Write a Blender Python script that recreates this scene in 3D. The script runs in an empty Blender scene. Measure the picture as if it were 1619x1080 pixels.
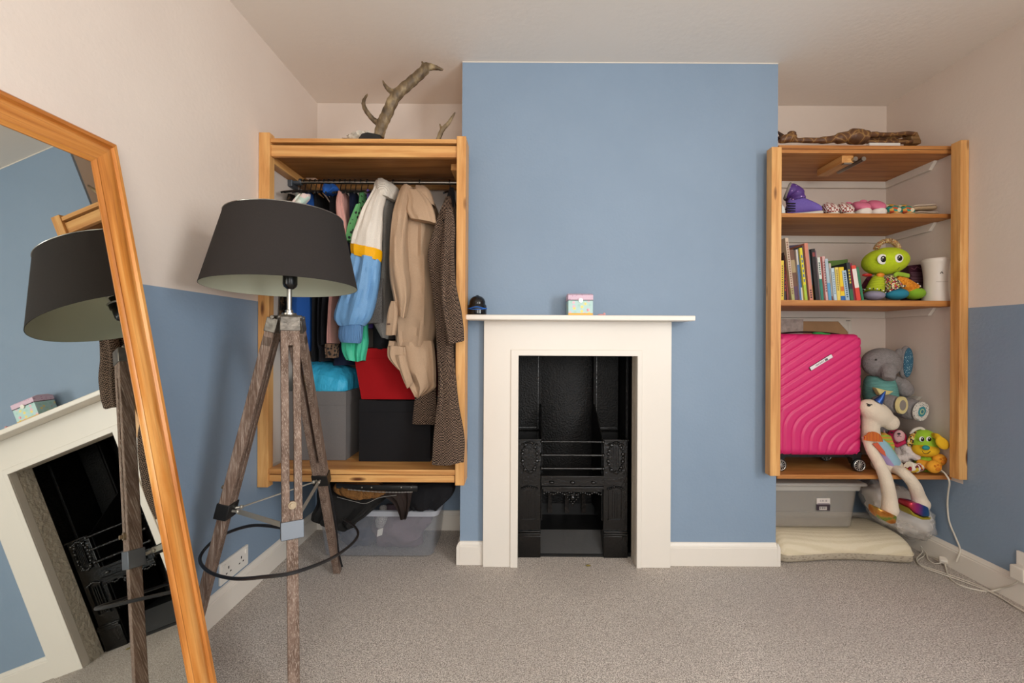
import bpy, bmesh, math, random
from mathutils import Vector, Matrix, noise
PI = math.pi
random.seed(7)
SC = bpy.context.scene
COL = SC.collection
V = Vector

# ------------------------------------------------------------------ camera, light, exposure
H = 1.04                      # height of the lens above the carpet
FPX, VX, VY, ROLL = 700.0, 822.0, 538.0, math.radians(0.3)
cam_data = bpy.data.cameras.new('camera')
cam = bpy.data.objects.new('camera', cam_data)
COL.objects.link(cam)
cam.location = (0, 0, H)
cam.rotation_euler = (Matrix.Rotation(PI/2, 3, 'X') @ Matrix.Rotation(ROLL, 3, 'Z')).to_euler()
cam_data.sensor_width = 36
cam_data.sensor_fit = 'HORIZONTAL'
cam_data.lens = FPX / 1619 * 36
cam_data.shift_x = (809.5 - VX) / 1619
cam_data.shift_y = (VY - 540) / 1619
cam_data.clip_start = 0.02
SC.camera = cam

world = bpy.data.worlds.new('world')
SC.world = world
world.use_nodes = True
world.node_tree.nodes['Background'].inputs[0].default_value = (0.80, 0.90, 1.0, 1)
world.node_tree.nodes['Background'].inputs[1].default_value = 1.0

def area(name, loc, rot, sx, sy, power, color):
    l = bpy.data.lights.new(name, 'AREA')
    l.shape = 'RECTANGLE'; l.size = sx; l.size_y = sy; l.energy = power; l.color = color
    o = bpy.data.objects.new(name, l); COL.objects.link(o)
    o.location = loc; o.rotation_euler = rot
    return o
# daylight through the window behind the camera and the one in the right wall, beside the camera
area('daylight_window', (0.45, -1.74, 1.42), (PI/2, 0, 0), 1.2, 1.35, 36, (1.0, 0.975, 0.93))
area('daylight_window', (2.046, -0.80, 1.42), (PI/2, 0, PI/2), 0.95, 1.25, 74, (0.965, 0.985, 1.0))
SC.view_settings.view_transform = 'Standard'
SC.view_settings.look = 'None'
SC.view_settings.gamma = 1
SC.view_settings.use_curve_mapping = False
SC.view_settings.exposure = 0.0
SC.cycles.max_bounces = 10
SC.cycles.diffuse_bounces = 6
SC.cycles.transparent_max_bounces = 16

# ------------------------------------------------------------------ places
def at(px, py, D):
    """a point of the room seen at (px, py) of the photograph, D metres in front of the lens"""
    dx, dy = px - 809.5, py - 540
    c, s = math.cos(ROLL), math.sin(ROLL)
    x, y = 809.5 + dx*c + dy*s, 540 - dx*s + dy*c
    return V(((x - VX)/FPX*D, D, H - (y - VY)/FPX*D))

# ------------------------------------------------------------------ materials
def rgb(h):
    h = h.lstrip('#')
    f = lambda v: v/12.92 if v <= 0.04045 else ((v + 0.055)/1.055)**2.4
    return tuple(f(int(h[i:i+2], 16)/255) for i in (0, 2, 4)) + (1,)
MATS = {}
class N:
    def __init__(self, name):
        self.m = bpy.data.materials.new(name); self.m.use_nodes = True
        self.t = self.m.node_tree
        self.b = self.t.nodes['Principled BSDF']
        self.tc = None
    def add(self, typ, **kw):
        n = self.t.nodes.new(typ)
        for k, v in kw.items():
            if k.startswith('i_'):
                n.inputs[k[2:].replace('_', ' ')].default_value = v
            else: setattr(n, k, v)
        return n
    def link(self, a, b): self.t.links.new(a, b)
    def co(self, scale=(1,1,1), rot=(0,0,0), loc=(0,0,0)):
        if self.tc is None: self.tc = self.add('ShaderNodeTexCoord')
        mp = self.add('ShaderNodeMapping')
        mp.inputs['Scale'].default_value = scale; mp.inputs['Rotation'].default_value = rot
        mp.inputs['Location'].default_value = loc
        self.link(self.tc.outputs['Object'], mp.inputs[0]); return mp.outputs[0]
    def noise(self, scale, detail=4, co=None, rough=0.5, dist=0):
        n = self.add('ShaderNodeTexNoise', i_Scale=scale, i_Detail=detail, i_Roughness=rough, i_Distortion=dist)
        self.link(co if co is not None else self.co(), n.inputs['Vector']); return n.outputs['Fac']
    def ramp(self, fac, stops, interp='LINEAR'):
        r = self.add('ShaderNodeValToRGB'); e = r.color_ramp.elements; r.color_ramp.interpolation = interp
        while len(e) < len(stops): e.new(0.5)
        for el, (p, c) in zip(e, stops):
            el.position = p; el.color = rgb(c) if isinstance(c, str) else c
        self.link(fac, r.inputs[0]); return r.outputs['Color']
    def bump(self, hgt, strength, dist=0.002):
        b = self.add('ShaderNodeBump', i_Strength=strength, i_Distance=dist)
        self.link(hgt, b.inputs['Height']); self.link(b.outputs[0], self.b.inputs['Normal'])
    def mix(self, a, b, f, mode='MIX'):
        m = self.add('ShaderNodeMix', data_type='RGBA', blend_type=mode)
        if isinstance(f, float): m.inputs[0].default_value = f
        else: self.link(f, m.inputs[0])
        for s, v in ((6, a), (7, b)):
            if isinstance(v, str): m.inputs[s].default_value = rgb(v)
            else: self.link(v, m.inputs[s])
        return m.outputs[2]
    def base(self, c):
        if isinstance(c, str): self.b.inputs['Base Color'].default_value = rgb(c)
        else: self.link(c, self.b.inputs['Base Color'])
    def set(self, **kw):
        for k, v in kw.items(): self.b.inputs[k.replace('_', ' ')].default_value = v
def plain(name, col, rough=0.6, metal=0.0, bump=None, var=None, spec=0.5, sheen=0.0):
    """one colour, with a little fine variation and relief"""
    if name in MATS: return MATS[name]
    n = N(name); n.set(Roughness=rough, Metallic=metal)
    n.b.inputs['Specular IOR Level'].default_value = spec
    if sheen: n.b.inputs['Sheen Weight'].default_value = sheen
    if var:
        sc, amt = var; c = rgb(col)
        lo = tuple(v*(1-amt) for v in c[:3]) + (1,); hi = tuple(min(1, v*(1+amt)) for v in c[:3]) + (1,)
        n.base(n.ramp(n.noise(sc, 5), [(0.3, lo), (0.7, hi)]))
    else: n.base(col)
    if bump: n.bump(n.noise(bump[0], 4), bump[1], bump[2] if len(bump) > 2 else 0.002)
    MATS[name] = n.m; return n.m
def wood(name, light, mid, dark, axis='z', rough=0.42, scale=1.0, knots=True, spec=0.4):
    if name in MATS: return MATS[name]
    n = N(name); n.set(Roughness=rough); n.b.inputs['Specular IOR Level'].default_value = spec
    s = {'x': (1.2, 16, 16), 'y': (16, 1.2, 16), 'z': (16, 16, 1.2)}[axis]
    s = tuple(v*scale for v in s)
    co = n.co(s)
    g = n.noise(2.0, 6, co, 0.55, 0.6)
    col = n.ramp(g, [(0.28, dark), (0.45, mid), (0.62, light), (0.8, mid)])
    s2 = {'x': (2, 110, 110), 'y': (110, 2, 110), 'z': (110, 110, 2)}[axis]
    f = n.noise(2.0, 3, n.co(s2))
    col = n.mix(col, dark, n.ramp(f, [(0.52, (0,0,0,1)), (0.78, (.5,.5,.5,1))]))
    if knots:
        s3 = {'x': (2.2, 9, 9), 'y': (9, 2.2, 9), 'z': (9, 9, 2.2)}[axis]
        v = n.add('ShaderNodeTexVoronoi', i_Scale=1.3); n.link(n.co(s3, loc=(.3,.7,.1)), v.inputs['Vector'])
        k = n.ramp(v.outputs['Distance'], [(0.06, (1,1,1,1)), (0.10, (.5,.5,.5,1)), (0.125, (0,0,0,1))])
        col = n.mix(col, '#5a2c10', k)
    n.base(col); n.bump(f, 0.15, 0.0006)
    MATS[name] = n.m; return n.m
def fabric(name, col, rough=0.9, wr=(14, 0.25, 0.01), weave=500, var=0.08):
    if name in MATS: return MATS[name]
    n = N(name); n.set(Roughness=rough); n.b.inputs['Specular IOR Level'].default_value = 0.25
    c = rgb(col); lo = tuple(v*(1-var) for v in c[:3]) + (1,); hi = tuple(min(1, v*(1+var)) for v in c[:3]) + (1,)
    n.base(n.ramp(n.noise(weave, 2), [(0.35, lo), (0.65, hi)]))
    n.bump(n.noise(wr[0], 4, n.co((1, 1, .45))), wr[1], wr[2])
    MATS[name] = n.m; return n.m

CREAM = N('wall_cream'); CREAM.set(Roughness=0.85)
CREAM.base(CREAM.ramp(CREAM.noise(3, 3), [(0.3, '#d9cbbf'), (0.7, '#ddd0c4')]))
CREAM.bump(CREAM.noise(70, 5), 0.25, 0.003); CREAM = CREAM.m
CEIL = N('ceiling_paint'); CEIL.set(Roughness=0.9)
CEIL.base(CEIL.ramp(CEIL.noise(2.5, 3), [(0.3, '#e8e0d6'), (0.7, '#ebe3d9')]))
CEIL.bump(CEIL.noise(45, 5), 0.3, 0.003); CEIL = CEIL.m
BLUE = N('wall_blue'); BLUE.set(Roughness=0.62)
BLUE.base(BLUE.ramp(BLUE.noise(3, 3), [(0.3, '#8094a9'), (0.7, '#8498ad')]))
BLUE.bump(BLUE.noise(80, 5), 0.22, 0.003); BLUE = BLUE.m
CARPET = N('carpet'); CARPET.set(Roughness=1.0); CARPET.b.inputs['Specular IOR Level'].default_value = 0.05
_f = CARPET.noise(270, 4); _g = CARPET.noise(2.4, 3)
_c = CARPET.ramp(_f, [(0.34, '#857c74'), (0.5, '#c4bbb2'), (0.66, '#f2e9e0')])
CARPET.base(CARPET.mix(_c, '#aba299', CARPET.ramp(_g, [(0.4, (0,0,0,1)), (0.7, (.3,.3,.3,1))])))
CARPET.bump(CARPET.noise(330, 3), .8, 0.006); CARPET = CARPET.m
WHITE = plain('white_gloss_paint', '#e6dfd4', 0.35, bump=(30, 0.08, 0.002))
WHITE_W = plain('white_batten_paint', '#ddd5c9', 0.55)
PINE_X = wood('pine_x', '#dba868', '#c98f52', '#aa6e38', 'x')
PINE_Y = wood('pine_y', '#dba868', '#c98f52', '#aa6e38', 'y')
PINE_Z = wood('pine_z', '#dfac6c', '#cf9658', '#b2773e', 'z')
PLY = wood('shelf_board', '#c0854a', '#ad7038', '#935a2a', 'x', 0.5, knots=False)
PLYD = wood('shelf_board_shaded', '#a87440', '#936030', '#784a22', 'x', 0.5, knots=False)  # same wood coloured darker: shade under the wardrobe top painted in
OR_U = wood('orange_pine_stile', '#dfa35c', '#c9823c', '#9c5a22', 'z', 0.28, 0.8)
OR_W = wood('orange_pine_rail', '#c98742', '#b06a2c', '#84481c', 'y', 0.28, 0.8)
LEGW = N('limed_dark_wood'); LEGW.set(Roughness=.7); LEGW.b.inputs['Specular IOR Level'].default_value = .25
_a = LEGW.ramp(LEGW.noise(2, 4, LEGW.co((30, 30, 2))), [(.35, '#5a463a'), (.65, '#7c675a')])
_b = LEGW.noise(2, 5, LEGW.co((230, 230, 9)), .7)
LEGW.base(LEGW.mix(_a, '#b9aa9c', LEGW.ramp(_b, [(.5, (0,0,0,1)), (.68, (.75,.75,.75,1))]))); LEGW.bump(_b, .4, .001); LEGW = LEGW.m
CHROME = plain('chrome', '#a8a49c', 0.3, 1.0)
STEEL = plain('brushed_steel', '#6a6f75', 0.5, .8)
BLACK = plain('black_plastic', '#141414', 0.4)
IRON = N('black_stove_paint'); IRON.set(Roughness=0.2); IRON.b.inputs['Specular IOR Level'].default_value = .6; IRON.base('#050505')
IRON.bump(IRON.noise(90, 6), 0.55, 0.004); IRON = IRON.m
IROND = N('black_stove_paint_rough'); IROND.set(Roughness=0.45); IROND.b.inputs['Specular IOR Level'].default_value = .25
IROND.base(IROND.ramp(IROND.noise(14, 5), [(0.35, '#050505'), (0.75, '#110f0e')]))
IROND.bump(IROND.noise(120, 6), 0.8, 0.005); IROND = IROND.m

# ------------------------------------------------------------------ mesh building
class MB:
    def __init__(self): self.v = []; self.f = []; self.m = []
    def add(self, vs, fs, mi=0, M=None):
        b = len(self.v)
        self.v += [(M @ V(p)) if M else V(p) for p in vs]
        for f in fs: self.f.append([i + b for i in f]); self.m.append(mi)
        return self
    def box(self, x0, x1, y0, y1, z0, z1, mi=0, M=None):
        vs = [(x, y, z) for z in (z0, z1) for y in (y0, y1) for x in (x0, x1)]
        return self.add(vs, [(0,2,3,1), (4,5,7,6), (0,1,5,4), (2,6,7,3), (0,4,6,2), (1,3,7,5)], mi, M)
    def rings(self, R, mi=0, cap=True, M=None, closed=False):
        n = len(R[0]); vs = [p for r in R for p in r]; fs = []
        k = len(R)
        for i in range(k if closed else k-1):
            a, b = i*n, ((i+1) % k)*n
            for j in range(n):
                j2 = (j+1) % n
                fs.append((a+j, a+j2, b+j2, b+j))
        if cap and not closed:
            fs.append(tuple(range(n-1, -1, -1))); fs.append(tuple((k-1)*n + j for j in range(n)))
        return self.add(vs, fs, mi, M)
    def lathe(self, prof, c=(0,0,0), n=32, mi=0, M=None, cap=True):
        R = [[V((c[0]+r*math.cos(2*PI*j/n), c[1]+r*math.sin(2*PI*j/n), c[2]+z)) for j in range(n)] for r, z in prof]
        return self.rings(R, mi, cap, M)
    def tube(self, pts, r, n=10, mi=0, M=None, flat=1.0, closed=False, cap=True, up=None):
        pts = [V(p) for p in pts]; R = []; k = len(pts)
        rr = r if isinstance(r, (list, tuple)) else [r]*k
        T = []
        for i in range(k):
            if closed: t = pts[(i+1) % k] - pts[i-1]
            else: t = pts[min(i+1, k-1)] - pts[max(i-1, 0)]
            T.append(t.normalized() if t.length > 1e-9 else V((0,0,1)))
        u = V(up) if up else (V((0,0,1)) if abs(T[0].z) < .9 else V((0,1,0)))
        nx = (u - T[0]*u.dot(T[0])).normalized()
        for i in range(k):
            nx = nx - T[i]*nx.dot(T[i])
            if nx.length < 1e-6: nx = T[i].orthogonal()
            nx.normalize(); ny = T[i].cross(nx)
            q = rr[i]
            qa, qb = q if isinstance(q, tuple) else (q, q*flat)
            R.append([pts[i] + nx*(qa*math.cos(2*PI*j/n)) + ny*(qb*math.sin(2*PI*j/n)) for j in range(n)])
        return self.rings(R, mi, cap, M, closed)
    def ell(self, c, r, rot=None, n=20, k=12, mi=0, M=None, pw=1.0):
        c = V(c); r = (r, r, r) if isinstance(r, (int, float)) else r
        Q = rot.to_3x3() if rot is not None else Matrix.Identity(3)
        R = []
        for i in range(k+1):
            a = -PI/2 + PI*(i + (0.02 if i == 0 else (-0.02 if i == k else 0)))/k
            R.append([c + Q @ V((r[0]*math.cos(a)*math.cos(2*PI*j/n), r[1]*math.cos(a)*math.sin(2*PI*j/n), r[2]*math.sin(a))) for j in range(n)])
        return self.rings(R, mi, True, M)
    def cyl(self, a, b, r, n=20, mi=0, M=None, r2=None):
        return self.tube([a, b], [r, r if r2 is None else r2], n, mi, M)
    def prism(self, poly, d, mi=0, M=None):
        """poly: 3-D outline, swept along the vector d"""
        n = len(poly); P = [V(p) for p in poly]; d = V(d)
        vs = P + [p + d for p in P]
        fs = [tuple(range(n-1, -1, -1)), tuple(range(n, 2*n))] + [(i, (i+1) % n, n+(i+1) % n, n+i) for i in range(n)]
        return self.add(vs, fs, mi, M)
    def build(self, name, mats, parent=None, smooth=True, bevel=0, subd=0, remesh=0, solid=0, angle=40, segs=2, label=None, local=False, relax=0):
        me = bpy.data.meshes.new(name)
        if parent is not None:
            off = V((0,0,0)) if local else root_loc(parent)
        else:
            xs = [p.x for p in self.v]; ys = [p.y for p in self.v]; zs = [p.z for p in self.v]
            off = V(((min(xs)+max(xs))/2, (min(ys)+max(ys))/2, min(zs)))
        me.from_pydata([tuple(p - off) for p in self.v], [], self.f)
        if not isinstance(mats, (list, tuple)): mats = [mats]
        for m in mats: me.materials.append(m)
        me.polygons.foreach_set('material_index', self.m)
        bm = bmesh.new(); bm.from_mesh(me)
        bmesh.ops.recalc_face_normals(bm, faces=bm.faces)
        if smooth and not remesh:
            ca = math.radians(angle)
            for e in bm.edges:
                if len(e.link_faces) == 2 and e.calc_face_angle(0) > ca: e.smooth = False
        for f in bm.faces: f.smooth = smooth
        bm.to_mesh(me); bm.free(); me.update()
        o = bpy.data.objects.new(name, me); COL.objects.link(o)
        if parent is not None: o.parent = parent
        else: o.location = off
        if remesh:
            md = o.modifiers.new('remesh', 'REMESH'); md.mode = 'VOXEL'; md.voxel_size = remesh; md.use_smooth_shade = True
            if relax:
                md = o.modifiers.new('smooth', 'SMOOTH'); md.iterations = relax; md.factor = 0.6
        if solid:
            md = o.modifiers.new('solid', 'SOLIDIFY'); md.thickness = solid; md.offset = 0
        if bevel:
            md = o.modifiers.new('bevel', 'BEVEL'); md.width = bevel; md.segments = segs; md.limit_method = 'ANGLE'; md.angle_limit = math.radians(35)
        if subd:
            md = o.modifiers.new('subd', 'SUBSURF'); md.levels = subd; md.render_levels = subd
        if label: o['label'] = label
        return o
def root_loc(o):
    l = V((0,0,0))
    while o is not None: l += V(o.location); o = o.parent
    return l
def tag(o, label, cat, group=None):
    o['label'] = label; o['category'] = cat
    if group: o['group'] = group
    return o
def thing(name, label, cat, loc, group=None, rot=None):
    o = bpy.data.objects.new(name, None); COL.objects.link(o); o.location = loc
    o.empty_display_size = 0.05
    if rot is not None: o.rotation_euler = rot
    return tag(o, label, cat, group)
def struct(o): o['kind'] = 'structure'; return o
def bx(name, x0, x1, y0, y1, z0, z1, mat, parent=None, bevel=0.002, **k):
    return MB().box(x0, x1, y0, y1, z0, z1).build(name, mat, parent, bevel=bevel, **k)
def smooth_path(pts, k=6):
    P = [V(p) for p in pts]; out = []
    for i in range(len(P)-1):
        p0, p1, p2, p3 = P[max(i-1, 0)], P[i], P[i+1], P[min(i+2, len(P)-1)]
        for j in range(k):
            t = j/k
            out.append(0.5*((2*p1) + (p2-p0)*t + (2*p0-5*p1+4*p2-p3)*t*t + (3*p1-p0-3*p2+p3)*t**3))
    out.append(P[-1]); return out
def interp_rows(rows, k=5):
    n = len(rows[0]); out = []
    for i in range(len(rows)-1):
        a, b, c, d = rows[max(i-1, 0)], rows[i], rows[i+1], rows[min(i+2, len(rows)-1)]
        for j in range(k):
            t = j/k
            out.append([0.5*((2*b[q]) + (c[q]-a[q])*t + (2*a[q]-5*b[q]+4*c[q]-d[q])*t*t + (3*b[q]-a[q]-3*c[q]+d[q])*t**3) for q in range(n)])
    out.append(list(rows[-1])); return out

# ------------------------------------------------------------------ the room
XL, XR, YF, YC, ZT = -1.118, 2.006, 2.43, 2.06, 2.335
YN = -1.70
BL, BR = -0.274, 1.195           # chimney breast
ZD = 1.200                       # height of the colour change on the side walls
struct(bx('floor', XL-.1, XR+.1, YN-.1, YF+.1, -0.06, 0, CARPET, bevel=0))
struct(bx('ceiling', XL-.1, XR+.1, YN-.1, YF+.1, ZT, ZT+.08, CEIL, bevel=0))
m = MB()
m.box(XL-.1, XL, YN, 1.93, 0, ZD, 1).box(XL-.1, XL, YN, 1.93, ZD, ZT, 0)
m.box(XL-.1, XL, 1.93, YF, .44, ZT, 0).box(XL-.1, XL, 1.93, YF, 0, .44, 1)
struct(m.build('wall_left', [CREAM, BLUE], smooth=False))
wz0, wz1 = 0.70, 2.14
wx = [(-0.19, 1.09)]
wy = (-1.40, -0.20)
m = MB()
m.box(XR, XR+.1, YN, 2.0, 0, wz0, 1).box(XR, XR+.1, YN, wy[0], wz0, ZD-.005, 1).box(XR, XR+.1, wy[1], 2.0, wz0, ZD-.005, 1)
m.box(XR, XR+.1, YN, wy[0], ZD-.005, ZT, 0).box(XR, XR+.1, wy[1], 2.0, ZD-.005, ZT, 0).box(XR, XR+.1, wy[0], wy[1], wz1, ZT, 0)
m.box(XR, XR+.1, 2.0, YF, .40, ZT, 0).box(XR, XR+.1, 2.0, YF, 0, .40, 1)
struct(m.build('wall_right', [CREAM, BLUE], smooth=False))
m = MB()
m.box(XL-.1, BL, YF, YF+.1, 0, .44, 1).box(XL-.1, BL, YF, YF+.1, .44, ZT, 0)
m.box(BR, XR+.1, YF, YF+.1, 0, .40, 1).box(BR, XR+.1, YF, YF+.1, .40, ZT, 0)
m.box(BL, BR, YF, YF+.1, 0, ZT, 0)
struct(m.build('wall_far', [CREAM, BLUE], smooth=False))
# chimney breast with the hearth opening
OX0, OX1, OZ = -0.006, 0.539, 0.970
m = MB()
m.box(BL, OX0-.035, YC, YF, 0, ZT-.004).box(OX1+.035, BR, YC, YF, 0, ZT-.004).box(OX0-.035, OX1+.035, YC, YF, OZ+.035, ZT-.004)
m.box(BL-.0015, BL, YC+.012, YF, 0, ZT-.004, 1).box(BR, BR+.0015, YC+.012, YF, 0, ZT-.004, 1)
struct(m.build('wall_chimney', [BLUE, CREAM], smooth=False))
# wall behind the camera with its window
m = MB()
m.box(XL-.1, XR+.1, YN-.1, YN, 0, wz0, 1).box(XL-.1, XR+.1, YN-.1, YN, wz1, ZT, 0)
for a, b in ((XL-.1, wx[0][0]), (wx[0][1], XR+.1)): m.box(a, b, YN-.1, YN, wz0, wz1, 0)
struct(m.build('wall_near', [CREAM, BLUE], smooth=False))
def window(nm, M, a, b):
    """a sash window of width a..b along x, its room side facing +y, moved into place by M"""
    m = MB(); t = .045
    m.box(a, a+t, -.035, -.005, wz0, wz1, 0, M).box(b-t, b, -.035, -.005, wz0, wz1, 0, M)
    m.box(a+t, b-t, -.035, -.005, wz0, wz0+t, 0, M).box(a+t, b-t, -.035, -.005, wz1-t, wz1, 0, M)
    m.box(a+t, b-t, -.030, -.010, (wz0+wz1)/2-.02, (wz0+wz1)/2+.02, 0, M)
    w = struct(m.build(nm, WHITE))
    MB().box(a-.03, b+.03, .0, .06, wz0-.03, wz0-.002, 0, M).build('window_sill', WHITE, w, bevel=.002)
window('window_1', Matrix.Translation((0, YN, 0)), *wx[0])
window('window_2', Matrix.Translation((XR, 0, 0)) @ Matrix.Rotation(PI/2, 4, 'Z'), *wy)
# skirting boards
def skirt(name, pts, nrm):
    """pts: start, end on the wall line; nrm: direction into the room"""
    a, b = V(pts[0]+(0,)), V(pts[1]+(0,)); nrm = V(nrm+(0,))
    prof = [(0, 0), (.015, 0), (.015, .082), (.0125, .084), (.0125, .090), (.0095, .094), (.006, .103), (0, .106)]
    m = MB(); m.prism([a + nrm*p + V((0,0,q)) for p, q in prof], b - a)
    return struct(m.build(name, WHITE, smooth=False, bevel=0.0008))
skirt('baseboard_left', ((XL, YN), (XL, YF)), (1, 0))
skirt('baseboard_right', ((XR, YN), (XR, YF)), (-1, 0))
skirt('baseboard_far_left', ((XL+.015, YF), (BL-.015, YF)), (0, -1))
skirt('baseboard_far_right', ((BR+.015, YF), (XR-.015, YF)), (0, -1))
skirt('baseboard_chimney_side_left', ((BL, YF-.015), (BL, YC-.015)), (-1, 0))
skirt('baseboard_chimney_side_right', ((BR, YF-.015), (BR, YC-.015)), (1, 0))
skirt('baseboard_chimney_left', ((BL, YC), (-.166, YC)), (0, -1))
skirt('baseboard_chimney_right', ((.696, YC), (BR, YC)), (0, -1))
# thin white line of bare plaster edge over the breast
struct(bx('trim_chimney_top', BL, BR, YC-.002, YC+.01, ZT-.004, ZT, WHITE_W, bevel=0))

# ------------------------------------------------------------------ fire surround
fs = thing('fireplace_surround', 'plain white painted wooden fireplace surround with mantel shelf against the blue chimney breast', 'fireplace', (.266, 2.03, 0))
YS = 2.028
MB().prism([(-.165, YS, 0), (-.0055, YS, 0), (-.0055, YS, OZ), (.5385, YS, OZ), (.5385, YS, 0), (.695, YS, 0), (.695, YS, 1.128), (-.165, YS, 1.128)], (0, YC-YS, 0)).build('surround_board', WHITE, fs, bevel=.0015)
PLAST = plain('rough_white_plaster', '#cfc6b6', 0.9, bump=(60, 0.9, 0.01))
m = MB()
m.box(OX0-.034, OX0, YC, 2.125, 0, OZ).box(OX1, OX1+.034, YC, 2.125, 0, OZ).box(OX0-.034, OX1+.034, YC, 2.125, OZ, OZ+.034)
m.build('opening_lining', PLAST, fs, smooth=False)
m = MB()
e = .006
m.prism([(-.0405, YS-e, 0), (-.0055, YS-e, 0), (-.0055, YS-e, OZ), (.5385, YS-e, OZ), (.5385, YS-e, 0), (.560, YS-e, 0), (.560, YS-e, OZ+.027), (-.0405, YS-e, OZ+.027)], (0, e, 0))
m.build('bead_moulding', WHITE, fs, bevel=0.002)
bx('mantel_shelf', -.236, .764, 1.925, YC, 1.128, 1.151, WHITE, fs, bevel=0.004)

# ------------------------------------------------------------------ cast iron grate
g = thing('cast_iron_fire_grate', 'black painted cast iron hob grate inside the white fireplace opening', 'fire grate', (.266, 2.2, 0))
HZ = .566
x0, x1, x2, x3 = OX0+.001, .104, .405, .521
for a, b in ((x0, x1), (x2, x3)):
    m = MB().box(a, b, 2.128, 2.40, 0, HZ-.008)
    m.box(a-(.0 if a == x0 else .006), b+.004, 2.119, 2.40, HZ-.008, HZ)
    h = m.build('hob', IRON, g, bevel=0.002)
    cx = (a+b)/2
    def wreath(cz, rx, rz, full=True, n=26):
        m = MB()
        for i in range(n):
            t = 2*PI*i/n
            if not full and math.sin(t) < -0.1: continue
            r = .0058 + .002*math.sin(i*2.3)
            m.ell((cx+rx*math.cos(t), 2.125, cz+rz*math.sin(t)), (r*1.25, .006, r*1.25), n=8, k=6)
        return m
    m = wreath(.478, .036, .072)
    for s in (-1, 1):
        for j in range(4): m.ell((cx+s*.010*(j+.4), 2.124, .552-.004*j), (.006, .007, .005), n=8, k=6)
        for j in range(3): m.ell((cx+s*.011*(j+.2), 2.124, .408+.003*j), (.006, .007, .005), n=8, k=6)
    m.build('wreath_ornament', IRON, h)
    m = MB()
    for j in range(-2, 3): m.box(cx+j*.008-.0022, cx+j*.008+.0022, 2.1225, 2.128, .432, .532)
    m.build('fluted_panel', IRON, h)
    m = MB()
    for s in (-1, 1):
        for j in range(4): m.ell((cx+s*(.006+.010*j), 2.124, .338-.0035*j), (.006, .007, .006), n=8, k=6)
    m.box(cx-.033, cx-.028, 2.122, 2.128, .178, .330).box(cx+.028, cx+.033, 2.122, 2.128, .178, .330).box(cx-.036, cx+.036, 2.121, 2.128, .174, .181)
    for j in (-1, 0, 1): m.box(cx+j*.011-.003, cx+j*.011+.003, 2.1235, 2.128, .185, .318)
    m.build('lower_panel', IRON, h)
    m = MB()
    m.box(a, b, 2.118, 2.128, .118, .126).box(a, b, 2.113, 2.128, .106, .118).box(a, b, 2.118, 2.128, 0, .104)
    m.build('plinth', IRON, h, bevel=0.002)
bx('hearth_lining', OX0-.034, OX0-.001, 2.126, YF-.001, 0, OZ+.033, IROND, g)
bx('hearth_lining', OX1+.001, OX1+.034, 2.126, YF-.001, 0, OZ+.033, IROND, g)
bx('hearth_lining', OX0-.001, OX1+.001, 2.126, YF-.001, OZ+.031, OZ+.034, IROND, g)
bx('hearth_lining', OX0-.001, OX1+.001, YF-.006, YF-.001, 0, OZ+.031, IROND, g)
# right filler strip, back plates and curved fireback
bx('side_filler', x3+.004, OX1, 2.19, 2.40, 0, OZ, IROND, g)
for a, b in ((x0, .108), (.395, .521)):
    p = bx('back_plate', a, b, 2.335, 2.36, HZ, OZ+.03, IROND, g)
    m = MB().box(a+.008 if a > .2 else b-.012, (a+.012) if a > .2 else b-.008, 2.331, 2.335, HZ+.01, OZ+.03)
    m.box(a+.02 if a > .2 else a, b-.01 if a > .2 else b-.02, 2.332, 2.335, HZ+.012, HZ+.018)
    m.build('plate_bead', IRON, p)
m = MB(); R = []
for i in range(17):
    z = .16 + (OZ+.03-.16)*i/16
    lean = .07*max(0, 1-abs(z-.60)/.45)
    row = []
    for j in range(13):
        u = j/12; x = .106 + (.395-.106)*u
        row.append(V((x, 2.395 - lean*math.sin(PI*u)*.35 - .0, z)))
    R.append(row + [p + V((0, .012, 0)) for p in reversed(row)])
m.rings(R)
m.build('fireback', IROND, g)
m = MB(); m.prism([(.396, 2.365, OZ+.02), (.396, 2.33, OZ+.02), (.396, 2.33, HZ+.14), (.404, 2.14, HZ), (.404, 2.14, .17), (.396, 2.37, .17)], (-.006, 0, 0))
m.build('cheek', IROND, g)
m = MB(); m.prism([(.106, 2.365, OZ+.02), (.106, 2.33, OZ+.02), (.106, 2.33, HZ+.14), (.106, 2.14, HZ), (.106, 2.14, .17), (.106, 2.37, .17)], (.006, 0, 0))
m.build('cheek', IROND, g)
# basket
m = MB()
for z in (.556, .492, .428):
    m.tube([(x1+.002, 2.115, z), (x2-.002, 2.115, z)], .0062 if z < .55 else .0048, 10)
    for x in (x1+.004, x2-.004): m.ell((x, 2.115, z), .009, n=10, k=8)
m.build('front_bar', IRON, g)
m = MB()
m.box(x1+.001, x2-.001, 2.10, 2.19, .383, .397)
m.box(x1+.001, x2-.001, 2.108, 2.12, .345, .383)
for j in range(3): m.ell((x1+.05+.1*j, 2.106, .364), (.013, .008, .008), n=12, k=8)
m.box(x1+.004, x2-.004, 2.098, 2.19, .333, .345).box(x1+.01, x2-.01, 2.106, 2.15, .318, .333)
m.build('bottom_grate', IRON, g, bevel=0.002)
m = MB(); cx = (x1+x2)/2
for i in range(26):
    t = i/25; x = x1+.015+(x2-x1-.03)*t
    m.ell((x, 2.108, .312 + .005*math.sin(t*30)), (.006, .005, .0055), n=8, k=6)
for i in range(18):
    t = 2*PI*i/18; m.ell((cx+.024*math.sin(t)**3*1.1, 2.102, .292+.021*(math.cos(t)-.35*math.cos(2*t))), (.006, .006, .006), n=8, k=6)
m.ell((cx, 2.101, .294), (.011, .008, .013), n=12, k=8).ell((cx, 2.103, .258), (.005, .005, .008), n=8, k=6)
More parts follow.
